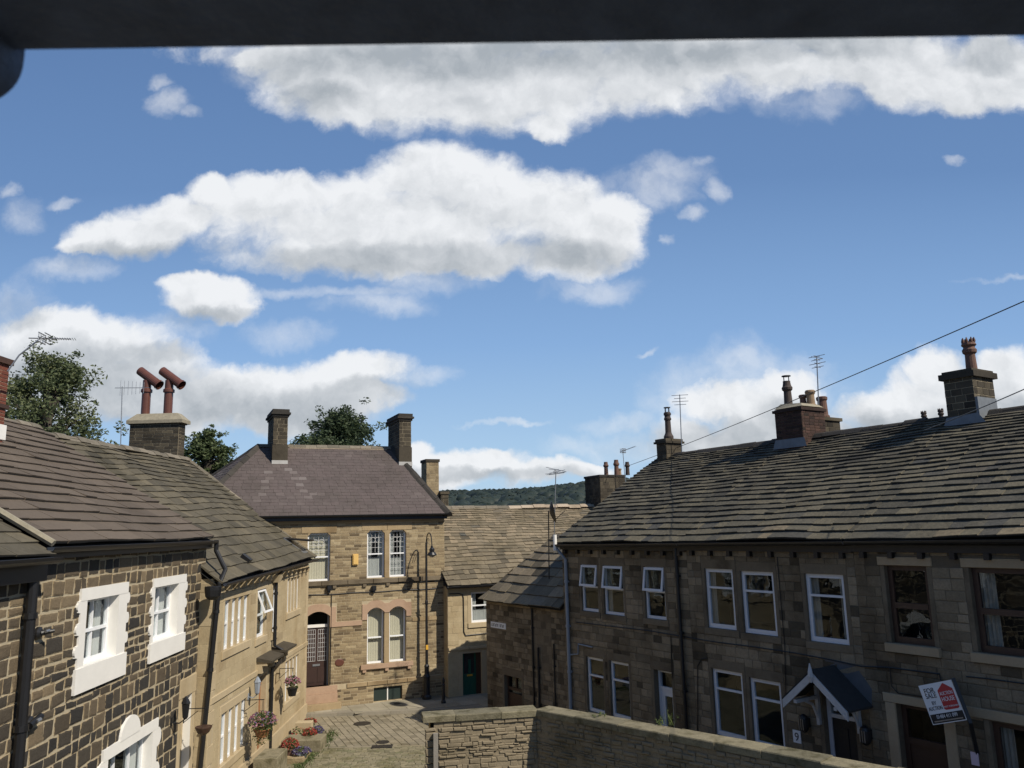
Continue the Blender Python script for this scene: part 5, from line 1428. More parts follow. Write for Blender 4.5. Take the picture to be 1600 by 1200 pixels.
def toothed(o, i, name='white_surround'):
    m = MB(); a, b, c, d = o; p, q, r, s = i
    m.fbox(L1, a+.07, b-.07, s, d, .0, .045); m.fbox(L1, a+.02, b-.02, c, r, .0, .06)
    n = 6; h = (s-r)/n
    for k in range(n):
        t = .0 if k % 2 else .09
        for (x0, x1) in ((a+t, p), (q, b-t)):
            m.hexa([L1.pt(x0, r+h*k, 0), L1.pt(x1, r+h*k, 0), L1.pt(x1, r+h*k, .04), L1.pt(x0, r+h*k, .04), L1.pt(x0, r+h*(k+1), 0), L1.pt(x1, r+h*(k+1), 0), L1.pt(x1, r+h*(k+1), .04), L1.pt(x0, r+h*(k+1), .04)])
            if t == 0:
                xe = x0 if x0 == a else x1
                xe += (.07 if x0 == a else -.07); m.tube([L1.pt(xe, r+h*(k+.5), 0), L1.pt(xe, r+h*(k+.5), .0405)], h*.56, 16)
    o_ = m.build(name, 'white', bc); return o_
toothed(B1, i1); toothed(B2, i2)
w3o = (W3[0]-.28, W3[1]+.33, W3[2]-.2, W3[3]+.2)
toothed(w3o, W3)
m = MB(); cx = (W3[0]+W3[1])/2-.12; bs = W3[3]+.18
for k in range(14):
    a0, a1 = math.pi*k/14, math.pi*(k+1)/14; R_ = .44; hh_ = .36
    p0 = (cx-math.cos(a0)*R_, bs+math.sin(a0)*hh_); p1 = (cx-math.cos(a1)*R_, bs+math.sin(a1)*hh_)
    m.poly([L1.pt(p0[0], bs, .055), L1.pt(p1[0], bs, .055), L1.pt(*p1, .055), L1.pt(*p0, .055)]); m.poly([L1.pt(*p0, .055), L1.pt(*p1, .055), L1.pt(*p1, 0), L1.pt(*p0, 0)])
m.build('white_arched_head', 'white', bc)
for i in (i1, i2):
    a, b, c, d = i
    window(L1, a, b, c, d, bc, 'upvc', .06, .13, [(c+d)/2], [(a+b)/2], 'netsides', sash=True)
window(L1, *W3, bc, 'upvc', .07, .14, [], [W3[0]+(W3[1]-W3[0])*.35, W3[0]+(W3[1]-W3[0])*.68], 'netsides')
m = MB(); trim(m, L1, DL[0]-.18, DL[1]+.2, DL[3], DL[3]+.40, .03); trim(m, L1, DL[1], DL[1]+.2, 0, DL[3], .02); trim(m, L1, DL[0]-.15, DL[0], 0, DL[3], .02); m.build('door_surround', 'goldtrim', bc)
m = MB(); m.fbox(L1, DL[0], DL[1], 0, DL[3], -.22, -.17); dd = m.build('door', 'goldtrim', bc)
m = MB(); m.fbox(L1, DL[0], DL[0]+.1, 0, DL[3], -.17, -.04); m.build('door_frame', 'white', dd)
P0, P1, Q0 = L1.pt(BE, 6.13, .2), L1.pt(.14, 6.16, .2), L1.pt(BE, 8.96, -4.5)
F, L, S = slope3(P0, P1, Q0); random.seed(73)
mb = MB(); slates(mb, F, L, S, [.33]*30, .048, (.5, .95), .004, wave=.05, seed=8, slip=.008, rfun=lambda v: L+.75*v/S, tone=lambda u, v: tone_gauss(.5, .28))
mb.poly([F.pt(0, S), F.pt(L+.6, S), L1.pt(.5, 6.1, -9.2), L1.pt(BE, 6.1, -9.2)], 1)
mb.poly([L1.pt(.3, 6.05, 0), L1.pt(.3, 8.8, -4.5), L1.pt(.3, 6.05, -9)], 1)
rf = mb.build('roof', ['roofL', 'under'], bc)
mb = MB(); ridge_caps(mb, F.pt(0, S), F.pt(L+.75, S), .5, .13, jit=.025); mb.build('ridge_tiles', 'ridge', rf)
mb = MB(); mb.tube([F.pt(.02, -.02, .03), F.pt(.0, S*.5, .03), F.pt(.0, S, .03)], .055, 6); mb.build('verge_mortar', 'mortarfill', rf)
gutter(L1, BE-.1, .2, 6.09, .26, bc, .065)
mb = MB(); mb.fbox(L1, BE, .25, 5.92, 6.06, 0, .16); mb.build('fascia', 'iron', bc)
u = L1.on(46, 950, .1)[0]; downpipe(L1, [(u, 5.9, .12), (u, GZ, .12)], bc, .075)
u = L1.on(335, 870, .2)[0]; downpipe(L1, [(u-.05, 6.1, .25), (u-.05, 5.85, .25), (u-.1, 5.4, .5), (u-.35, 5.1, .45), (u-.35, GZ, .12)], bc, .055)
u = L1.on(336, 900, .45)[0]
m = MB(); m.lathe(L1.pt(u, 4.75, .42), [(.10, 0), (.17, .08), (.19, .22), (.19, .30)], 12); m.build('rain_hopper', 'iron', bc)
# red brick chimney at the left edge
x = at_y(-16, 600, 18).x
ch, FC = chimney(bc, Vector((at_y(-33, 600, 15.5).x, 15.5, 0)), (1, 0), .66, .75, 7.8, at_y(0, 560, 15.2).z, 'redbrick', 'mortar', cap=[(.05, -.9, -.82), (.06, 0, .12)], capm='brick', rh=(.075, .08), rl=(.2, .23))
m = MB(); m.fbox(FC, -.03, .69, 8.2, 8.5, -.8, .03); m.build('flashing', 'white', ch)
b0 = at_y(12, 580, 15.2); 
aerial('tv_aerial', 'bent-arm aerial on the red brick chimney at the far left', b0, at_y(66, 525, 15.4), Vector((1, .12, -.02)), 'boxy', bracket=[at_y(30, 555, 15.3), at_y(58, 533, 15.4)], L=.55)
# neighbour at the near left
random.seed(75)
nc = thing('neighbour_cottage', 'sliver of the nearest soot-dark cottage at the left edge, left of the thick black drainpipe', 'house', L1.pt(BE-3, 0, -3))
u4 = L1.on(-14, 1000)[0]; N1 = (u4-1.45, u4-.38, 4.02, 5.12)
mb = MB(); wall_panel(mb, L1, BE-6, BE, GZ-.1, 6.0, [N1+(.22,)])
stone_wall(mb, L1, BE-6, BE, 0, 5.8, [(u4-1.9, u4+.1, 3.7, 5.3)], rh=(.13, .26), rl=(.20, .5), prot=(.006, .02), tone=lambda u, v: tone_gauss(.62 if v > 3.8 else .4, .22), rag=.014, gap=.03, bev=.03)
shell(mb, L1, BE-6, BE, GZ-.1, 6.0, 9, sides='lb')
mb.build('wall', ['black_mortar', 'black', 'white', 'room'], nc)
mb = MB(); mb.fbox(L1, u4-1.8, u4+.02, 3.75, 4.02, 0, .05); mb.fbox(L1, u4-1.7, u4-.05, 5.12, 5.3, 0, .045); mb.fbox(L1, u4-1.75, N1[0], 4.02, 5.12, 0, .04); mb.fbox(L1, N1[1], u4-.0, 4.02, 5.12, 0, .04); mb.build('white_surround', 'white', nc)
window(L1, *N1, nc, 'upvc', .06, .13, [(N1[2]+N1[3])/2], [(N1[0]+N1[1])/2], 'netsides', sash=True)
P0, P1, Q0 = L1.pt(BE-6, 6.0, .3), L1.pt(BE-.02, 6.0, .3), L1.pt(BE-6, 8.85, -4.5)
F, L, S = slope3(P0, P1, Q0); mb = MB(); slates(mb, F, L, S, [.31]*30, .030, (.5, .9), .01, wave=.04, seed=12, tone=lambda u, v: tone_gauss(.3, .2))
mb.poly([F.pt(0, S), F.pt(L, S), L1.pt(BE, 6, -9.2), L1.pt(BE-6, 6, -9.2)], 1)
mb.build('roof', ['roofL2', 'under'], nc)
gutter(L1, BE-6, BE-.05, 5.95, .36, nc, .075)
mb = MB(); mb.fbox(L1, BE-6, BE-.02, 5.62, 5.92, 0, .2); mb.build('fascia', 'iron', nc)

# ================================================================= BUILDINGS BEHIND
random.seed(81)
def rear(name, label, O, U, W, D, ez, rz):
    F = Frame(O, U); h = thing(name, label, 'house', F.pt(W/2, 0, -D/2), 'houses hidden behind the front rows')
    m = MB(); shell(m, F, 0, W, GZ-.1, ez, D); m.poly([F.pt(0, GZ-.1), F.pt(W, GZ-.1), F.pt(W, ez), F.pt(0, ez)])
    for u in (0, W): m.poly([F.pt(u, ez, 0), F.pt(u, rz, -D/2), F.pt(u, ez, -D)])
    m.build('wall', 'row', h)
    m = MB(); m.poly([F.pt(-.2, ez-.1, .2), F.pt(W+.2, ez-.1, .2), F.pt(W+.2, rz+.05, -D/2), F.pt(-.2, rz+.05, -D/2)]); m.poly([F.pt(-.2, ez-.1, -D-.2), F.pt(-.2, rz+.05, -D/2), F.pt(W+.2, rz+.05, -D/2), F.pt(W+.2, ez-.1, -D-.2)]); m.build('roof', 'roofL2', h)
    return h
Y0 = 42
h1 = rear('rear_house', 'house behind the tall one, only its two pale stone chimneys showing past the slate roof', (at_y(640, 800, Y0).x, Y0-3, 0), (1, .15), 5, 7, 5, 6.4)
for (xa, xb, yt, mat_) in ((661, 683, 718, 'hip'), (684, 697, 768, 'chim')):
    xl, xr = at_y(xa, 760, Y0).x, at_y(xb, 760, Y0).x; zt = at_y(xa, yt+5, Y0).z
    chimney(h1, Vector(((xl+xr)/2, Y0, 0)), HF.U, (xr-xl)*.9, .9, 5.5, zt, mat_, 'mortar', cap=[(.05, 0, .14)], capm='chim', rh=(.13, .15), rl=(.25, .35))
P = RF.pt(RF.on(1463, 655, -9.8)[0], 0, -9.8)
h2 = rear('rear_house', 'house behind the dark terrace, only two crown chimney pots peeping over the ridge', RF.pt(RF.on(1463, 655, -9.8)[0]-3, 0, -12.5)+RF.N*3.4, RF.U, 6, 6, 5, 7.2)
zt = RF.on(1450, 645, -11)[1]; uu = RF.on(1463, 650, -11)[0]
ch, FC = chimney(h2, RF.pt(uu, 0, -11.0), RF.U, 1.3, .7, 6.5, zt-.45, 'chim', 'rowm', cap=[(.05, 0, .1)], capm='chim')
for px in (1443, 1476-22): pass
for du in (-.42, .16): pot(ch, RF.pt(uu+du, zt-.42, -11.0), 'brickpot', 'terradark', .5, crown=True)

# ================================================================= GARDEN WALL
random.seed(91)
gA, gB, gCc = at_z(665, 1119, 2.2), at_z(838, 1107, 2.2), at_z(1340, 1200, 2.2)
gw = thing('garden_wall', 'rubble stone yard wall with flat coping, lit end and shaded long side, in the foreground', 'wall', (gB.x, gB.y, GZ))
dA_ = (gB-gA).normalized(); dC = (gCc-gB).normalized()
GAF = Frame(Vector((gA.x, gA.y, 0)), dA_); LA = (gB-gA).length
E_ = gB+dC*9.5
GCF = Frame(Vector((gB.x, gB.y, 0)), dC); LC = 9.5
TH = .38; HT = 2.06
m = MB()
m.poly([GAF.pt(.18, GZ), GAF.pt(LA, GZ), GAF.pt(LA, HT), GAF.pt(.18, HT)], 1); m.poly([GCF.pt(0, GZ), GCF.pt(LC, GZ), GCF.pt(LC, HT), GCF.pt(0, HT)], 1)
m.poly([GAF.pt(.1, GZ, -TH), GAF.pt(LA+.2, GZ, -TH), GAF.pt(LA+.2, HT, -TH), GAF.pt(.1, HT, -TH)], 0); m.poly([GCF.pt(0.2, GZ, -TH), GCF.pt(LC, GZ, -TH), GCF.pt(LC, HT, -TH), GCF.pt(.2, HT, -TH)], 0)
m.poly([GAF.pt(.1, GZ, 0), GAF.pt(.1, HT, 0), GAF.pt(.1, HT, -TH), GAF.pt(.1, GZ, -TH)], 0)
m.poly([GCF.pt(LC, GZ, 0), GCF.pt(LC, HT, 0), GCF.pt(LC, HT, -TH), GCF.pt(LC, GZ, -TH)], 0)
m.poly([GAF.pt(.1, HT), GAF.pt(LA, HT), GAF.pt(LA+.2, HT, -TH), GAF.pt(.1, HT, -TH)], 1); m.poly([GCF.pt(0, HT), GCF.pt(LC, HT), GCF.pt(LC, HT, -TH), GCF.pt(0, HT, -TH)], 1)
def tG(u, v): return min(1, max(0, random.gauss(.55, .25)))
stone_wall(m, GAF, .28, LA-.01, 0, HT, [], rh=(.04, .11), rl=(.09, .34), prot=(.0, .055), tone=tG, rag=.012, gap=.007, bev=.014)
stone_wall(m, GCF, .01, LC, 0, HT, [], rh=(.04, .11), rl=(.10, .36), prot=(.0, .045), tone=lambda u, v: min(1, max(0, random.gauss(.4, .25))), rag=.014, gap=.012, bev=.018)
stone_wall(m, GAF, -.02, .22, 0, HT-.1, [], rh=(.10, .2), rl=(.2, .24), prot=(.05, .08), tone=tG, rag=.012, gap=.012)
m.build('wall', ['garden', 'gardenm'], gw)
def coping(F, a, b, z, w0, w1, th, last=False):
    mm = MB(); zz = z+uni(-.012, .015)
    p = [(a+.004, w0+uni(-.015, .015)), (b-.004, w0+uni(-.015, .015)), (b-.004, w1), (a+.004, w1)]
    n = 6; q = []
    top = [F.pt(x, zz+th, w) for x, w in p]; mid = [F.pt(x, zz+th-.02, w+(.012 if i < 2 else -.012)) for i, (x, w) in enumerate(p)]; bot = [F.pt(x, zz, w) for x, w in p]
    ti = [mm.vert(v) for v in top]; mi_ = [mm.vert(v) for v in mid]; bi = [mm.vert(v) for v in bot]; t = rnd()
    for k in range(4):
        n_ = (k+1) % 4; mm.face((bi[k], bi[n_], mi_[n_], mi_[k]), 0, t); mm.face((mi_[k], mi_[n_], ti[n_], ti[k]), 0, t)
    mm.face(ti, 0, t); mm.face(bi[::-1], 0, t)
    return mm.build('coping_stone', 'coping', gw)
x = -.06
for Lg in (.72, 1.02, .82): 
    b_ = min(x+Lg, LA+.02); coping(GAF, x, b_ if Lg != .82 else LA+.02, HT, .06, -TH-.05, .14); x = b_
x = .0
while x < LC:
    Lg = uni(.9, 1.35); coping(GCF, x, min(x+Lg, LC+.1), HT, .06, -TH-.05, .14); x += Lg
m = MB(); pu = GAF.on(680, 1150, .06)[0]
m.fbox(GAF, pu-.05, pu+.05, GZ, 1.86, .09, .19)
tag(origin(m.build('timber_post', 'greymetal'), GAF.pt(pu, GZ, .14)), 'short grey weathered post against the left end of the yard wall', 'post')
MATS_post = bpy.data.objects['timber_post']; MATS_post.data.materials[0] = plain('weathered_timber', (.22, .20, .17), .9, var=.3, scale=5, bump=.5)
# weeds growing on the wall top
for (px, py, n, lbl) in ((1040, 1128, 26, 'dry yellow-green weed tuft growing on top of the yard wall'), (936, 1116, 10, 'tiny weed tuft on the yard wall below the paired ground-floor windows')):
    P = at_z(px, py+4, 2.2); m = MB()
    for i in range(n):
        a = uni(0, 6.28); h = uni(.08, .26) if n > 12 else uni(.04, .10); q = P+Vector((uni(-.16, .16), uni(-.1, .1), 0)); e = q+Vector((math.cos(a)*h*.5, math.sin(a)*h*.5, h)); s = Vector((.006, .006, 0))
        m.poly([q-s, q+s, e+Vector((0, 0, .01)), e-s*.3], 0, uni(.5, 1))
        for k in range(3): leaves(m, q.lerp(e, uni(.4, 1)), (.03, .03, .03), 2, .02, (.5, 1))
    tag(origin(m.build('weed', 'plantleaf'), P), lbl, 'weed', 'weeds on the yard wall')

# ================================================================= STREET FURNITURE
random.seed(101)
lp = at_z(667, 1092.3, 0)
sl = thing('street_lamp', 'tall black swan-neck street lamp before the tall house', 'street lamp', lp)
m = MB(); m.lathe(lp, [(.17, 0), (.17, .10), (.12, .16), (.11, .75), (.135, .80), (.09, .9), (.085, 1.15), (.10, 1.18), (.055, 1.25), (.045, 3.4), (.06, 3.45), (.06, 3.55), (.045, 3.6), (.04, 5.75)], 12)
m.tube([lp+Vector((-.16, 0, 3.46)), lp+Vector((.16, 0, 3.46))], .015, 6); m.build('column', 'iron', sl)
top = lp+Vector((0, 0, 5.7)); arm = HF.N
pts = []
for i in range(13):
    a = math.pi*i/12; pts.append(top+arm*(.36-.36*math.cos(a))+Vector((0, 0, .42*math.sin(a)+(.0 if i < 10 else -.03*(i-9)))))
m = MB(); m.tube(pts, .022, 8)
sp = [top+arm*(.24+.12*math.cos(q*.5))+Vector((0, 0, .12+.10*math.sin(q*.5))) for q in range(11)]; m.tube(sp, .010, 5); m.build('swan_neck', 'iron', sl)
lc = pts[-1]
m = MB(); m.lathe(lc+Vector((0, 0, -.34)), [(.17, 0), (.185, .03), (.13, .12), (.09, .14), (.10, .24), (.05, .30), (.04, .36)], 14); lh = m.build('lantern', 'iron', sl)
m = MB(); m.lathe(lc+Vector((0, 0, -.40)), [(.05, 0), (.10, .03), (.12, .07)], 12); m.build('lamp_glass', 'greymetal', lh)
m = MB(); m.fbox(Frame(lp+Vector((0, 0, 0)), HF.U), -.045, .045, 1.78, 1.95, .045, .055); tag(m.build('yellow_sticker', 'pad', sl))
bp = at_z(693, 1098.5, 0)
bl_ = MB(); bl_.lathe(bp, [(.09, 0), (.09, .06), (.06, .12), (.05, .60), (.065, .64), (.04, .68), (.055, .74), (.06, .80), (.03, .88)], 12)
tag(origin(bl_.build('bollard', 'iron'), bp), 'short black cast iron bollard at the pavement edge right of the lamp', 'bollard')
def cover(px, py, r, lbl, rect=None, z=GZ):
    P = at_z(px, py, z); m = MB()
    if rect:
        F = Frame(P, (1, .05, 0), (-.05, 1, 0)); m.fbox(F, -rect[0]/2, rect[0]/2, -rect[1]/2, rect[1]/2, -.02, .018)
        for k in range(7): m.fbox(F, -rect[0]/2+.04+k*(rect[0]-.08)/7, -rect[0]/2+.07+k*(rect[0]-.08)/7, -rect[1]/2+.03, rect[1]/2-.03, .018, .024)
        n = 'drain_cover'
    else:
        m.lathe(P-Vector((0, 0, .02)), [(r, 0), (r, .036), (r-.03, .040), (r-.05, .034), (.01, .034)], 24); n = 'manhole_cover'
    tag(origin(m.build(n, 'iron'), P), lbl, n.replace('_', ' '), 'iron covers in the lane')
cover(566, 1131, .29, 'round iron manhole cover in the large setts before the tall house')
cover(598, 1160, .2, 'small round iron cover nearest the rectangular drain cover')
cover(597, 1167, 0, 'rectangular rusty drain cover in the cobbled lane', (.62, .34))
cover(620, 1099.5, .12, 'tiny round cover in the pavement below the cellar shutter', z=0.0)
cover(706, 1110, .16, 'small round cover in the lane beside the kerb near the bollard')

def lantern(name, F, px, py, lbl, kind, w=.25, mat='iron'):
    u, v = F.on(px, py, w)
    P = F.pt(u, v, w); t = thing(name, lbl, 'wall lamp', F.pt(u, v, 0), 'wall lamps on the houses')
    m = MB()
    if kind == 'coach':
        m.lathe(P+Vector((0, 0, -.20)), [(.03, 0), (.06, .04), (.085, .30), (.10, .32), (.06, .40), (.015, .46)], 6)
        b = m.build('lantern', mat, t)
        m = MB(); m.tube([F.pt(u, v-.25, .01), F.pt(u, v-.28, w*.6), P+Vector((0, 0, -.2))], .014, 6); m.fbox(F, u-.04, u+.04, v-.34, v-.16, 0.005, .03); m.build('bracket', mat, t)
    else:
        m.lathe(P+Vector((0, 0, -.19)), [(.03, 0), (.09, .05), (.105, .12), (.105, .28), (.08, .34), (.02, .38)], 12)
        m.fbox(F, u-.06, u+.06, v-.08, v+.10, 0.005, w-.06); b = m.build('lantern', mat, t)
        m = MB()
        for k in (-1, 0, 1): m.fbox(F, u+k*.05-.008, u+k*.05+.008, v-.12, v+.1, w+.09, w+.105)
        m.build('lamp_bars', 'greymetal', b)
    return t
lantern('wall_lantern', L1, 290, 1108, 'black coach lantern beside the door of the black stone cottage', 'coach', .3)
lantern('wall_lantern', L2, 402, 1073, 'blue-grey coach lantern beside the first door of the golden cottage', 'coach', .25, 'greypipe')
lantern('bulkhead_lamp', RF, 1256, 1130, 'black round-ended lamp left of the porch canopy door', 'bulk', .16)
lantern('bulkhead_lamp', RF, 1352, 1149, 'black round-ended lamp right of the porch canopy', 'bulk', .16)
for (px, py, lb_, big) in ((66, 989, 'small black domed security camera on the black cottage between drainpipe and window', 1), (52, 1129, 'small black and grey sensor light low beside the thick black drainpipe', 0)):
    u, v = L1.on(px, py, .08); t = thing('security_light', lb_, 'security light', L1.pt(u, v, 0), 'security fittings on the black cottage')
    m = MB(); m.lathe(L1.pt(u, v, 0.005), [(.09, 0), (.09, .04), (.05, .07)], 14, axis=L1.N)
    if big: m.tube([L1.pt(u, v, .06), L1.pt(u+.10, v+.02, .20)], [.045, .03], 10)
    else: m.tube([L1.pt(u-.14, v-.02, .1), L1.pt(u+.16, v+.05, .1)], .05, 10)
    m.build('housing', 'iron', t)
    m = MB(); m.tube([L1.pt(u-.03, v+.02, .14), L1.pt(u+.05, v+.03, .15)], .022 if big else .03, 8); m.build('lens', 'greymetal', t)

# porch number, sale board, notice
u, v = RF.on(1245, 1151, .03)
np_ = thing('house_number', 'square cream plaque with the black number 9 beside the porch', 'number plaque', RF.pt(u, v, 0))
m = MB(); m.fbox(RF, u-.10, u+.10, v-.13, v+.13, .012, .03); m.build('plaque', 'signwhite', np_)
text_part('9', RF, u, v-.085, .032, .24, 'signblack', np_, 'number', 'CENTER')
W0 = .42
c_tl, c_tr, c_bl, c_br = [RF.on(x, y, W0) for x, y in ((1444, 1071), (1496, 1061), (1458, 1133), (1511, 1124))]
ux = Vector((c_tr[0]-c_tl[0], c_tr[1]-c_tl[1])); bw = ux.length; ang = math.atan2(ux.y, ux.x)
bh = (Vector((c_tl[0]-c_bl[0], c_tl[1]-c_bl[1]))).length
BU = RF.U*math.cos(ang)+RF.V*math.sin(ang); BV = -RF.U*math.sin(ang)+RF.V*math.cos(ang)
BF = Frame(RF.pt(*c_bl, W0), BU, BV)
fs = thing('sale_board', 'tilted white and red for sale by auction board on a black post', 'sale board', BF.pt(bw+.02, 0, 0))
m = MB(); m.fbox(BF, 0, bw, 0, bh, -.015, .0); m.build('board', 'signwhite', fs)
m = MB(); m.fbox(BF, .015, bw-.015, .015, bh*.25, .001, .003); m.build('black_band', 'signblack', fs)
m = MB(); hx0, hx1 = bw*.50, bw*.94
P = [(hx0, bh*.34), (hx0+.03, bh*.31), (hx1-.03, bh*.31), (hx1, bh*.34), (hx1, bh*.80), ((hx0+hx1)/2, bh*.965), (hx0, bh*.80)]
m.poly([BF.pt(*p, .004) for p in P]); hs = m.build('red_house_shape', 'signred', fs)
S_ = bh*.155
text_part('FOR', BF, bw*.26, bh*.775, .004, S_*1.15, 'signblack', fs, align='CENTER', sx=.92); text_part('SALE', BF, bw*.26, bh*.645, .004, S_*1.15, 'signblack', fs, align='CENTER', sx=.86)
text_part('BY', BF, bw*.27, bh*.475, .004, S_*.85, 'signblack', fs, align='CENTER', sx=.85); text_part('AUCTION', BF, bw*.26, bh*.345, .004, S_*.85, 'signblack', fs, align='CENTER', sx=.68)
text_part('AUCTION', BF, (hx0+hx1)/2, bh*.67, .006, S_*.8, 'signwhite', fs, align='CENTER', sx=.66); text_part('HOUSE', BF, (hx0+hx1)/2, bh*.52, .006, S_*1.0, 'signwhite', fs, align='CENTER', sx=.74)
text_part('WEST YORKSHIRE', BF, (hx0+hx1)/2, bh*.37, .006, S_*.34, 'signwhite', fs, align='CENTER')
text_part('01484 411 099', BF, bw*.5, bh*.13, .004, S_*.85, 'signwhite', fs, align='CENTER', sx=.75)
m = MB(); m.fbox(BF, bw*.08, bw*.92, bh*.055, bh*.085, .003, .005); m.build('web_address_line', 'greymetal', fs)
m = MB(); pb_ = RF.on(1527, 1178, .12); tp = BF.pt(bw+.035, bh+.02, -.01)
Q = RF.pt(*pb_, .12); m.tube([tp, BF.pt(bw+.03, -.05, -.01), Q], .042, 4); m.build('post', 'iron', fs)
u0, v0 = RF.on(1517, 1176, .14); u1, v1 = RF.on(1531, 1197, .14)
m = MB(); m.fbox(RF, u0, u1, v1, v0+.02, .14, .16)
nt_ = origin(m.build('notice', 'signpink'), RF.pt(u0, v0, .14)); tag(nt_, 'small pale pink notice fixed below the sale board post', 'notice')

# ================================================================= FLOWERS AND PLANTERS
random.seed(111)
def flowers(name, lbl, P, rad, n, cols, cat='hanging basket', pot_=None, leafn=None, group=None, trail=0):
    t = thing(name, lbl, cat, P, group)
    P = Vector(P)
    m = MB(); leaves(m, P+Vector((0, 0, rad[2]*.2)), rad, leafn or n*3, .035, (0, 1))
    if trail: leaves(m, P-Vector((0, 0, rad[2]*.9)), (rad[0]*.7, rad[1]*.7, rad[2]*.9), n*2, .03, (0, .8))
    m.build('foliage', 'plantleaf', t)
    for c, fr_ in cols:
        m = MB()
        for _ in range(int(n*fr_)):
            d = Vector((random.gauss(0, 1), random.gauss(0, 1), abs(random.gauss(0, .8)))).normalized()
            p = P+Vector((d.x*rad[0], d.y*rad[1], d.z*rad[2]+rad[2]*.1)); leaves(m, p, (.02, .02, .02), 5, .026, (0, 1))
        m.build('blossoms', c, t)
    if pot_:
        m = MB(); r, h, mt_, dz = pot_
        m.lathe(P+Vector((0, 0, dz-h)), [(r*.62, 0), (r*.95, h*.9), (r*1.05, h*.9), (r*1.05, h), (r*.9, h)], 14); m.build('pot', mt_, t)
    return t
def bracket(F, u, v, w, t, drop=.35):
    m = MB(); m.tube([F.pt(u, v-.3, .01), F.pt(u, v, .02), F.pt(u, v, w+.03)], .012, 6); m.tube([F.pt(u, v-.28, .02), F.pt(u, v-.05, w*.7)], .008, 5)
    for a in (-.12, .12): m.tube([F.pt(u, v, w), F.pt(u+a, v-drop, w)], .005, 4)
    m.build('bracket', 'iron', t)
u, v = L2.on(457, 1068, .42); t = flowers('hanging_basket', 'hanging basket of pink flowers in a black pot near the golden cottage far end', L2.pt(u, v, .42), (.24, .24, .2), 110, (('pinkfl', 1.0),), pot_=(.17, .24, 'iron', -.12), group='hanging baskets on the golden cottage')
bracket(L2, u, v+.45, .42, t)
u, v = L2.on(410, 1132, .5); t = flowers('hanging_basket', 'large trailing basket of mixed pink flowers by the golden cottage first door', L2.pt(u, v, .5), (.36, .36, .30), 150, (('pinkfl', .8), ('purplefl', .35)), leafn=900, trail=1, pot_=(.22, .2, 'orange', -.1), group='hanging baskets on the golden cottage')
bracket(L2, u, v+.62, .5, t, .45)
u, v = L1.on(318, 1138, .45); t = thing('empty_basket', 'empty dark wire hanging basket at the corner of the black cottage', 'hanging basket', L1.pt(u, v, 0))
m = MB(); m.lathe(L1.pt(u, v-.14, .45), [(.05, 0), (.13, .06), (.18, .16), (.18, .18), (.15, .17)], 14); m.build('basket_bowl', 'brownwood', t); bracket(L1, u, v+.42, .45, t, .42)
# stone steps and planters along the foot of the golden wall
def G(px, py): return at_z(px, py, GZ)
def block(name, lbl, cat, cx, cy, w, d, h, mat, group=None, rot=0, z0=GZ):
    F = Frame((cx, cy, z0), (math.cos(rot), math.sin(rot), 0), (-math.sin(rot), math.cos(rot), 0))
    m = MB(); b = .015
    m.hexa([F.pt(0, 0, 0), F.pt(w, 0, 0), F.pt(w, d, 0), F.pt(0, d, 0), F.pt(0, 0, h-b), F.pt(w, 0, h-b), F.pt(w, d, h-b), F.pt(0, d, h-b)], 0, .5)
    m.hexa([F.pt(0, 0, h-b), F.pt(w, 0, h-b), F.pt(w, d, h-b), F.pt(0, d, h-b), F.pt(b, b, h), F.pt(w-b, b, h), F.pt(w-b, d-b, h), F.pt(b, d-b, h)], 0, .5)
    o = m.build(name, mat); origin(o, (cx, cy, z0)); tag(o, lbl, cat, group); return o
def wallx(y): return L2.pt(0, 0, 0).x + (y-L2.O.y)*(L2.U.x/L2.U.y)
yA = 22.0
block('mounting_block', 'big plain stone block by the wall, nearest of the stones along the golden cottage', 'stone block', wallx(23.0)+.25, 22.3, .62, 1.0, .50, 'coping')
block('stone_slab', 'long low stone slab bench between the two groups of red flowers', 'stone slab', wallx(24.6)+.35, 24.7, 1.15, .75, .35, 'coping')
block('stone_edging', 'low rough stone planter edging beside the weeds and blue flowers', 'stone planter', wallx(24)+.3, 23.6, .95, .95, .16, 'garden')
block('stone_trough', 'pale stone trough behind the middle red flowers', 'stone planter', wallx(26.6)+.3, 26.6, .5, .32, .42, 'goldtrim')
def gf(px, py, lbl, cols, rad=(.2, .2, .16), n=60, h=.25, potm='terra', pr=.15):
    P = at_z(px, py, GZ+h); flowers('flower_pot', lbl, P, rad, n, cols, 'potted flowers', pot_=(pr, h*.9, potm, -.02), group='flower pots along the golden cottage')
gf(484, 1130, 'farthest pot of red and white flowers, by the cottage corner', (('redfl', 1.1),), (.22, .22, .14), 60, .22)
gf(484, 1148, 'pot of red flowers beside the pale stone trough', (('redfl', 1.2),), (.20, .2, .18), 80, .35, 'goldtrim')
gf(495, 1144, 'pot of purple and lavender flowers at the lane edge', (('purplefl', 1.2),), (.20, .2, .16), 80, .28, 'greypipe')
gf(467, 1148, 'leafy green pot against the golden wall with few red blooms', (('redfl', .2),), (.24, .22, .2), 60, .3, 'brownwood')
gf(453, 1168, 'tall pot of orange-red flowers at the foot of the drainpipe', (('redfl', 1.5),), (.24, .22, .22), 110, .35, 'terra')
gf(471, 1176, 'pot of small blue and white flowers next to the big stone block', (('purplefl', 1.4),), (.26, .22, .14), 100, .22, 'greypipe')
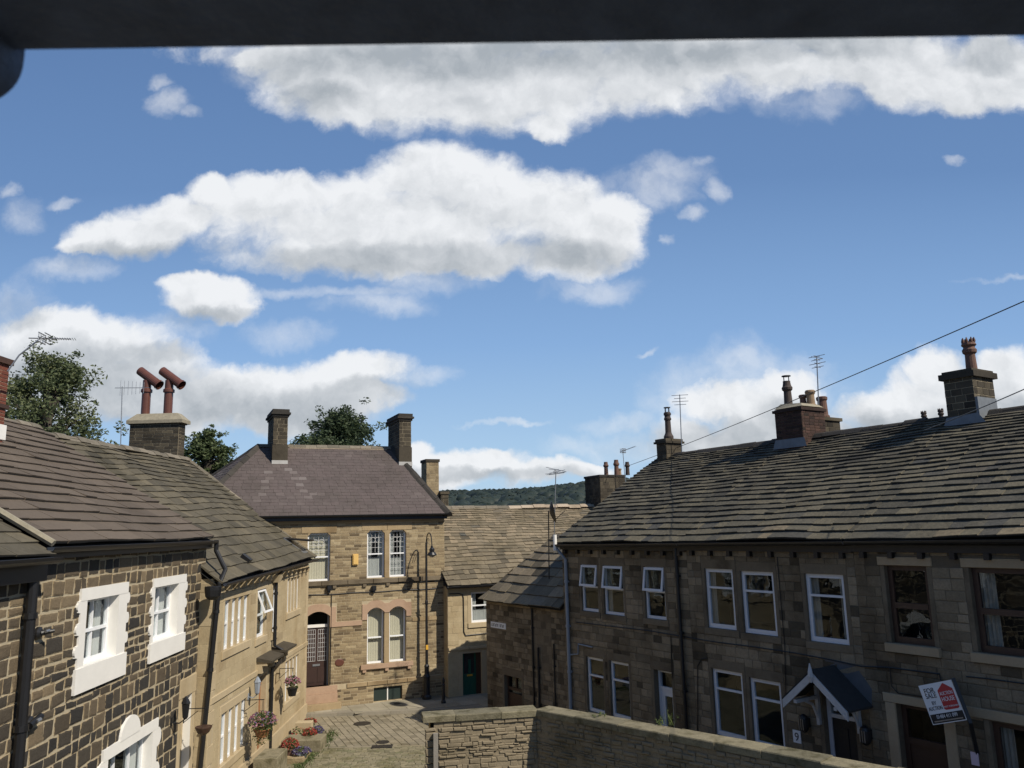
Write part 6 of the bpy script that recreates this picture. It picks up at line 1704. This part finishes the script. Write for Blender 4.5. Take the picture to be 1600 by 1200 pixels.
# weeds along the lane edge
m = MB()
for i in range(1500):
    k = rnd(); q = at_z(462+60*k+random.gauss(0, 5), 1203-58*k+random.gauss(0, 4), GZ)
    hh2 = uni(.02, .07); a = uni(0, 6.28); s = Vector((math.sin(a), -math.cos(a), 0))*.014; e = q+Vector((math.cos(a)*hh2*.5, math.sin(a)*hh2*.5, hh2))
    m.poly([q-s, q+s, e+s*.2, e-s*.2], 0, rnd())
tag(m.build('lane_weeds', 'plantleaf'), 'low green weeds and grass along the left edge of the lane', 'weeds', kind='stuff')

# ================================================================= TREES
tb = lambda px, Y: Vector((at_y(px, 800, Y).x, Y, 0))
tree('maple_tree', 'big dark spreading tree behind the brown roof at the far left', tb(60, 36), 15.4, 3.5, 80, 'leafA', 300, .085, .42, 5, shape=lambda k: 1.05-.25*k)
tree('maple_tree', 'round bright green tree between big stone chimney and the slate roof', tb(320, 48), 13.0, 2.35, 90, 'leafB', 260, .10, .45, 6, shape=lambda k: .9)
tree('maple_tree', 'dark broad tree rising behind the slate ridge between two chimneys', tb(528, 52), 14.7, 3.7, 90, 'leafC', 280, .105, .45, 8, shape=lambda k: 1.0-.15*k)

# ================================================================= SATELLITE DISH, MAST, WIRES
base = at_y(866, 836, 27.0)
ap = aerial('tv_aerial', 'star-shaped aerial on a slim mast above the low outbuilding, before the wooded hill', base, at_y(868.5, 738, 27.0), Vector((1, -.3, .1)), 'star', L=.3)
dp = at_y(863, 800, 26.6)
sdh = thing('satellite_dish', 'dark satellite dish seen edge-on on a pole beside the terrace gable', 'satellite dish', at_y(857, 905, 26.6))
m = MB(); m.tube([at_y(858, 905, 26.7), at_y(857, 798, 26.7)], .02, 6); m.tube([at_y(857, 800, 26.7), dp], .02, 6); m.build('pole', 'iron', sdh)
m = MB(); ax = Vector((.98, .05, .18)).normalized(); m.lathe(dp, [(.02, -.09), (.20, -.05), (.36, .03), (.37, .04), (.35, .045), (.18, -.02), (.02, -.05)], 20, axis=ax); m.tube([dp-Vector((0, 0, .33)), dp+ax*.42-Vector((0, 0, .05))], .012, 5); m.build('dish', 'iron', sdh)
def wire(lbl, A, B, sag, r):
    m = MB(); pts = []
    for i in range(25):
        k = i/24; pts.append(A.lerp(B, k)-Vector((0, 0, sag*4*k*(1-k))))
    m.tube(pts, r, 5); tag(origin(m.build('overhead_wire', 'iron'), A), lbl, 'wire', 'overhead wires')
wire('long overhead wire rising from the far chimney across the sky to the upper right', at_y(984, 727, 33), at_y(1720, 418, 10.5), .10, .010)
wire('short lower overhead wire passing the big crown-pot chimney at the right edge', at_y(1445, 672, 16.4), at_y(1700, 563, 10), .03, .009)

# ================================================================= THE WINDOW THE VIEW IS SEEN THROUGH
Yf = .46
A0, A1 = at_y(-60, 79, Yf), at_y(1660, 54.5, Yf)
fd = (A1-A0).normalized(); WF = Frame(A0, fd)
wf = thing('window_frame', 'dark blurred window frame rail across the top of the view', 'window frame', A0.lerp(A1, .5))
Lw = (A1-A0).length
m = MB()
def rounded(mb, F, u0, u1, v0, v1, w0, w1, r=.012):
    n = 5; prof = []
    for (cx, cz, a0) in ((v0+r, w1-r, 180), (v1-r, w1-r, 90)): pass
    pts = [(v0, w0)]+[(v0+r-r*math.cos(i*math.pi/2/n), w1-r+r*math.sin(i*math.pi/2/n)) for i in range(n+1)]+[(v1, w1), (v1, w0)]
    A = [mb.vert(F.pt(u0, v, w)) for v, w in pts]; B = [mb.vert(F.pt(u1, v, w)) for v, w in pts]
    for k in range(len(pts)):
        q = (k+1) % len(pts); mb.face((A[k], B[k], B[q], A[q]))
    mb.face(A[::-1]); mb.face(B)
rounded(m, WF, -.14, Lw+.14, 0, .14, 0, .08); m.build('top_rail', 'frame', wf)
m = MB(); m.fbox(WF, -.24, -.14, -.75, .12, -.03, .05); m.build('side_rail', 'frame', wf)
m = MB(); m.fbox(WF, Lw+.14, Lw+.24, -.75, .12, -.03, .05); m.build('side_rail', 'frame', wf)
m = MB(); m.fbox(WF, -.24, Lw+.24, -.85, -.75, -.03, .05); m.build('bottom_rail', 'frame', wf)
c0 = WF.on(4, 80); e0_ = WF.on(52, 80); b0_ = WF.on(4, 156)
m = MB(); cx, hwid, hgt = -.02, e0_[0]+.008, -b0_[1]
pts = []
for i in range(13):
    a = math.pi/2*i/12; pts.append((cx+hwid*math.cos(a)**.7 if i < 12 else cx, -hgt*math.sin(a)**.8))
pts = [(cx+hwid, .02)]+pts+[(cx-.06, -hgt), (cx-.06, .02)]
f = [m.vert(WF.pt(u, v, .03)) for u, v in pts]; b = [m.vert(WF.pt(u, v, -.01)) for u, v in pts]
m.face(f); m.face(b[::-1])
for k in range(len(pts)): q = (k+1) % len(pts); m.face((b[k], b[q], f[q], f[k]))
m.build('corner_fitting', 'frame', wf)
